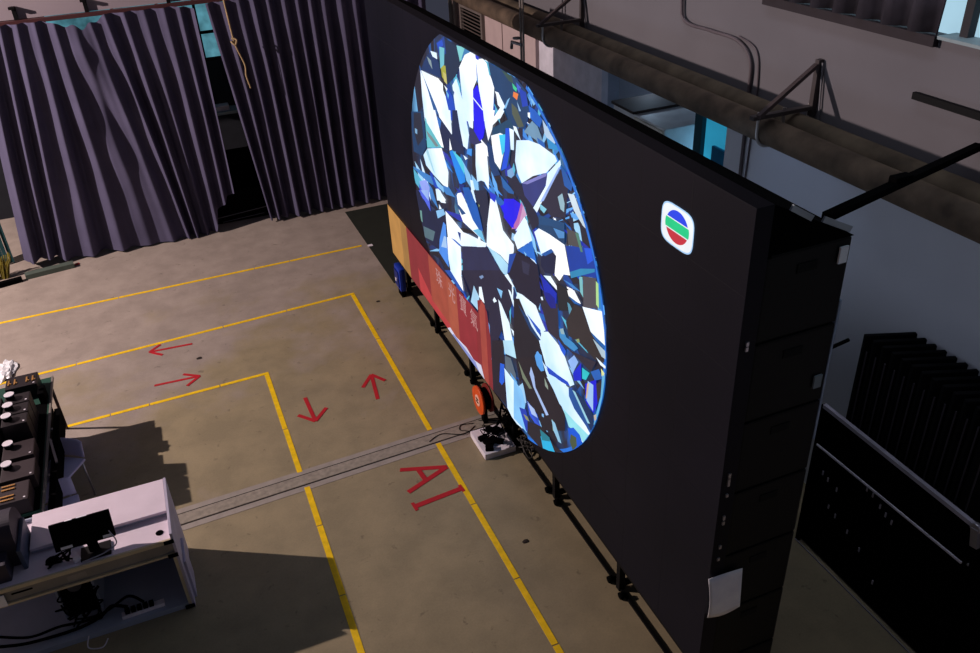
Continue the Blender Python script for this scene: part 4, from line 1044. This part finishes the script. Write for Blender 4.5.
# grey rounded machine
t = thing('office_machine', 'bulky dark grey rounded machine on the left end of the desk', 'machine', (-1.95, 5.45, .746))
GM = hm('machine_grey', '39343f', rough=.6)
bm = B()
prof = [(5.78, .7465), (5.80, .90), (5.74, 1.04), (5.62, 1.11), (5.50, 1.10), (5.44, 1.02), (5.43, .92), (5.43, .7465)]
pts = spline([(0, y, z) for y, z in prof], 5)
a = [bm.verts.new((-2.5, p.y, p.z)) for p in pts]; b2 = [bm.verts.new((-1.70, p.y, p.z)) for p in pts]
bm.faces.new(a); bm.faces.new(b2)
for i in range(len(pts)): j = (i + 1) % len(pts); bm.faces.new((a[i], a[j], b2[j], b2[i]))
obj('hood', bm, GM, t)
bm = B(); box(bm, -2.5, -1.77, 5.28, 5.428, .7465, .91, .012); obj('front_tray', bm, GM, t)
bm = B(); box(bm, -1.698, -1.668, 5.36, 5.74, .7465, .93, .01); obj('side_cover', bm, hm('side_cover_blue', '3f4a60', rough=.5), t)
# ------------------------------------------------------------------ equipment table
t = thing('equipment_table', 'dark green topped equipment table with brown legs at left', 'table', (-2.3, 7.15, 0))
bm = B(); box(bm, -3.0, -1.64, 6.12, 8.20, .63, .66, .003); obj('tabletop', bm, hm('green_top', '1c4438', rough=.6), t)
bm = B(); box(bm, -2.9, -1.655, 6.13, 7.74, .6602, .6608); obj('top_shade_sheet', bm, BLK2, t)  # black sheet standing in for shade on the green top around the cases
bm = B(); bar(bm, (-1.628, 6.10, .655), (-1.628, 8.20, .655), .016, .03); obj('edge_rail', bm, hm('dull_rail', '7c7670', rough=.45), t)
for (x, y, dx, dy) in ((-1.66, 8.12, -.02, .10), (-1.66, 6.2, .0, -.03), (-2.9, 8.12, 0, 0), (-2.9, 6.2, 0, 0)):
    bm = B(); tube(bm, [(x, y, .629), (x + dx, y + dy, 0)], .016, 10); obj('leg', bm, hm('brown_tube', '54403a', rough=.5), t)
bm = B(); box(bm, -2.9, -1.93, 6.2, 8.1, .02, .628, .005); box(bm, -1.929, -1.70, 7.45, 8.05, .02, .628); obj('shadow_filler', bm, BLK2, t)  # filler added under the tabletop to make the table's floor shadow solid
bm = B(); box(bm, -1.60, -1.545, 6.05, 7.62, .46, .64, .003); obj('side_tray', bm, BLK2, t)
for y in (6.6, 7.3):
    bm = B(); bar(bm, (-1.62, y, .625), (-1.57, y, .62), .03, .02); obj('tray_bracket', bm, STEEL, t)
bm = B(); bar(bm, (-1.612, 7.1, .655), (-1.545, 6.72, .655), .02, .015); obj('tray_strut', bm, STEEL, t)
CASE = hm('case_brown_black', '221c1f', rough=.5, var=.15)
def eq_case(x0, x1, y0, y1, z0, z1, label, latches=False, cap=False, group=None, tilt=0, light=False):
    t = thing('equipment_case', label, 'equipment case', ((x0 + x1) / 2, (y0 + y1) / 2, z0), group)
    bm = B(); box(bm, x0, x1, y0, y1, z0, z1, .008, rot=rx(tilt) if tilt else None); b = obj('body', bm, hm('case_lid_brown', '33292c', rough=.5) if light else CASE, t)
    if latches == 'across':
        n = 4
        for k in (0, 1, 3, 4):
            xx = x0 + (x1 - x0) * (.08 + .19 * k)
            bm = B(); box(bm, xx, xx + .014, y0 + .06, y0 + .15, z1 + .001, z1 + .010, .002); bar(bm, (xx + .012, y0 + .10, z1 + .006), (xx + .03, y0 + .08, z1 + .006), .01, .006); obj('latch', bm, BRASS, t)
    if latches == 'along':
        for k in (0, 1, 3, 4):
            yy = y0 + (y1 - y0) * (.12 + .18 * k)
            bm = B(); box(bm, (x0 + x1) / 2 - .06, (x0 + x1) / 2 + .04, yy, yy + .016, z1 + .001, z1 + .010, .002); obj('latch', bm, BRASS, t)
    if cap:
        bm = B(); disc(bm, (x0 + .05, y1 - .06, z1 + .022), .036, .04, 'Z', 20); c = obj('knob', bm, BLK2, t)
        bm = B(); disc(bm, (x0 + .05, y1 - .06, z1 + .046), .043, .008, 'Z', 20); obj('cap', bm, WHITE, c)
    bm = B(); box(bm, x1 - .035, x1 - .02, y0 + .02, y0 + .035, z1 + .0005, z1 + .004); obj('stud', bm, WHITE, t)
    return t
eq_case(-2.00, -1.72, 7.90, 8.12, .661, .80, 'black equipment case with brass latches at the far end of the table', 'across')
s1 = eq_case(-1.93, -1.72, 7.40, 7.56, .661, .93, 'tall black case in the row of three, farthest from the camera', cap=True)
dup(s1, (0, -.175, 0), 'tall black case in the middle of the row of three')
dup(s1, (0, -.35, 0), 'tall black case in the row of three, nearest to the camera')
for k, q in enumerate(('farthest from the camera', 'middle one', 'nearest to the camera')): dup(s1, (-.235, -.01 - k * .175, 0), 'tall black case in the left row cut by the photo edge, ' + q, 'left row of tall black cases')
eq_case(-1.94, -1.69, 6.73, 6.97, .661, .80, 'black case with white round cap just before the row of three', cap=True, light=True)
eq_case(-1.93, -1.67, 6.43, 6.67, .661, .80, 'black case with white round cap beside the latched case', cap=True, light=True)
eq_case(-1.99, -1.70, 6.13, 6.38, .661, .80, 'brownish case with four brass latches next to the desk', 'along', light=True)
eq_case(-2.30, -2.03, 6.43, 6.67, .661, .80, 'black case at the left photo edge, nearest the latched case', light=True)
eq_case(-2.28, -2.00, 6.73, 6.97, .661, .80, 'black case at the left photo edge with a white round cap', cap=True, light=True)
bm = B(); box(bm, -1.715, -1.655, 7.72, 7.88, .661, .78, .01); disc(bm, (-1.685, 7.8, .79), .02, .02); tag(obj('connector_box', bm, BLK2), 'small black connector box right of the far latched case', 'connector box')
bm = B(); random.seed(8)
for k in range(9): tube(bm, spline([(random.uniform(-1.9, -1.66), random.uniform(5.95, 6.10), random.uniform(.50, .60)) for _ in range(5)], 5), .008, 6)
tag(obj('cable_tangle', bm, hm('bluish_cable', '4a4654')), 'tangled grey leads between the equipment table and the desk', 'cables')
# chairs
LAV = hm('lavender_plastic', 'c4bee0', rough=.5, var=.05)
t = thing('plastic_chair', 'pale lavender plastic chair tucked beside the equipment table, farther one', 'chair', (-1.50, 6.95, 0), None)
bm = B()
box(bm, -1.66, -1.34, 6.79, 7.11, .40, .425, .012); obj('seat', bm, LAV, t)
g = []; bm = B()
for j in range(7):
    v = j / 6
    g.append([bm.verts.new((-1.65 + .30 * i / 8, 7.12 + .03 * v + .02 * math.cos((i - 4) / 4 * 1.4), .43 + .17 * v - (.02 if i in (0, 8) and j == 6 else 0))) for i in range(9)])
for j in range(6):
    for i in range(8): bm.faces.new((g[j][i], g[j][i + 1], g[j + 1][i + 1], g[j + 1][i]))
o = obj('backrest', bm, LAV, t, True); sm = o.modifiers.new('s', 'SOLIDIFY'); sm.thickness = .012
for sx in (-1.63, -1.37):
    for sy in (6.82, 7.09):
        bm = B(); tube(bm, [(sx, sy, .40), (sx + (.01 if sx > -1.5 else -.01), sy, 0)], .009, 8); obj('leg', bm, ALU, t)
t.rotation_euler = (0, 0, math.radians(-32))
t.location.x -= .10
t2 = dup(t, (0.03, -.62, 0), 'pale lavender plastic chair tucked beside the equipment table, nearer the desk')
t2.rotation_euler = (0, 0, math.radians(8))
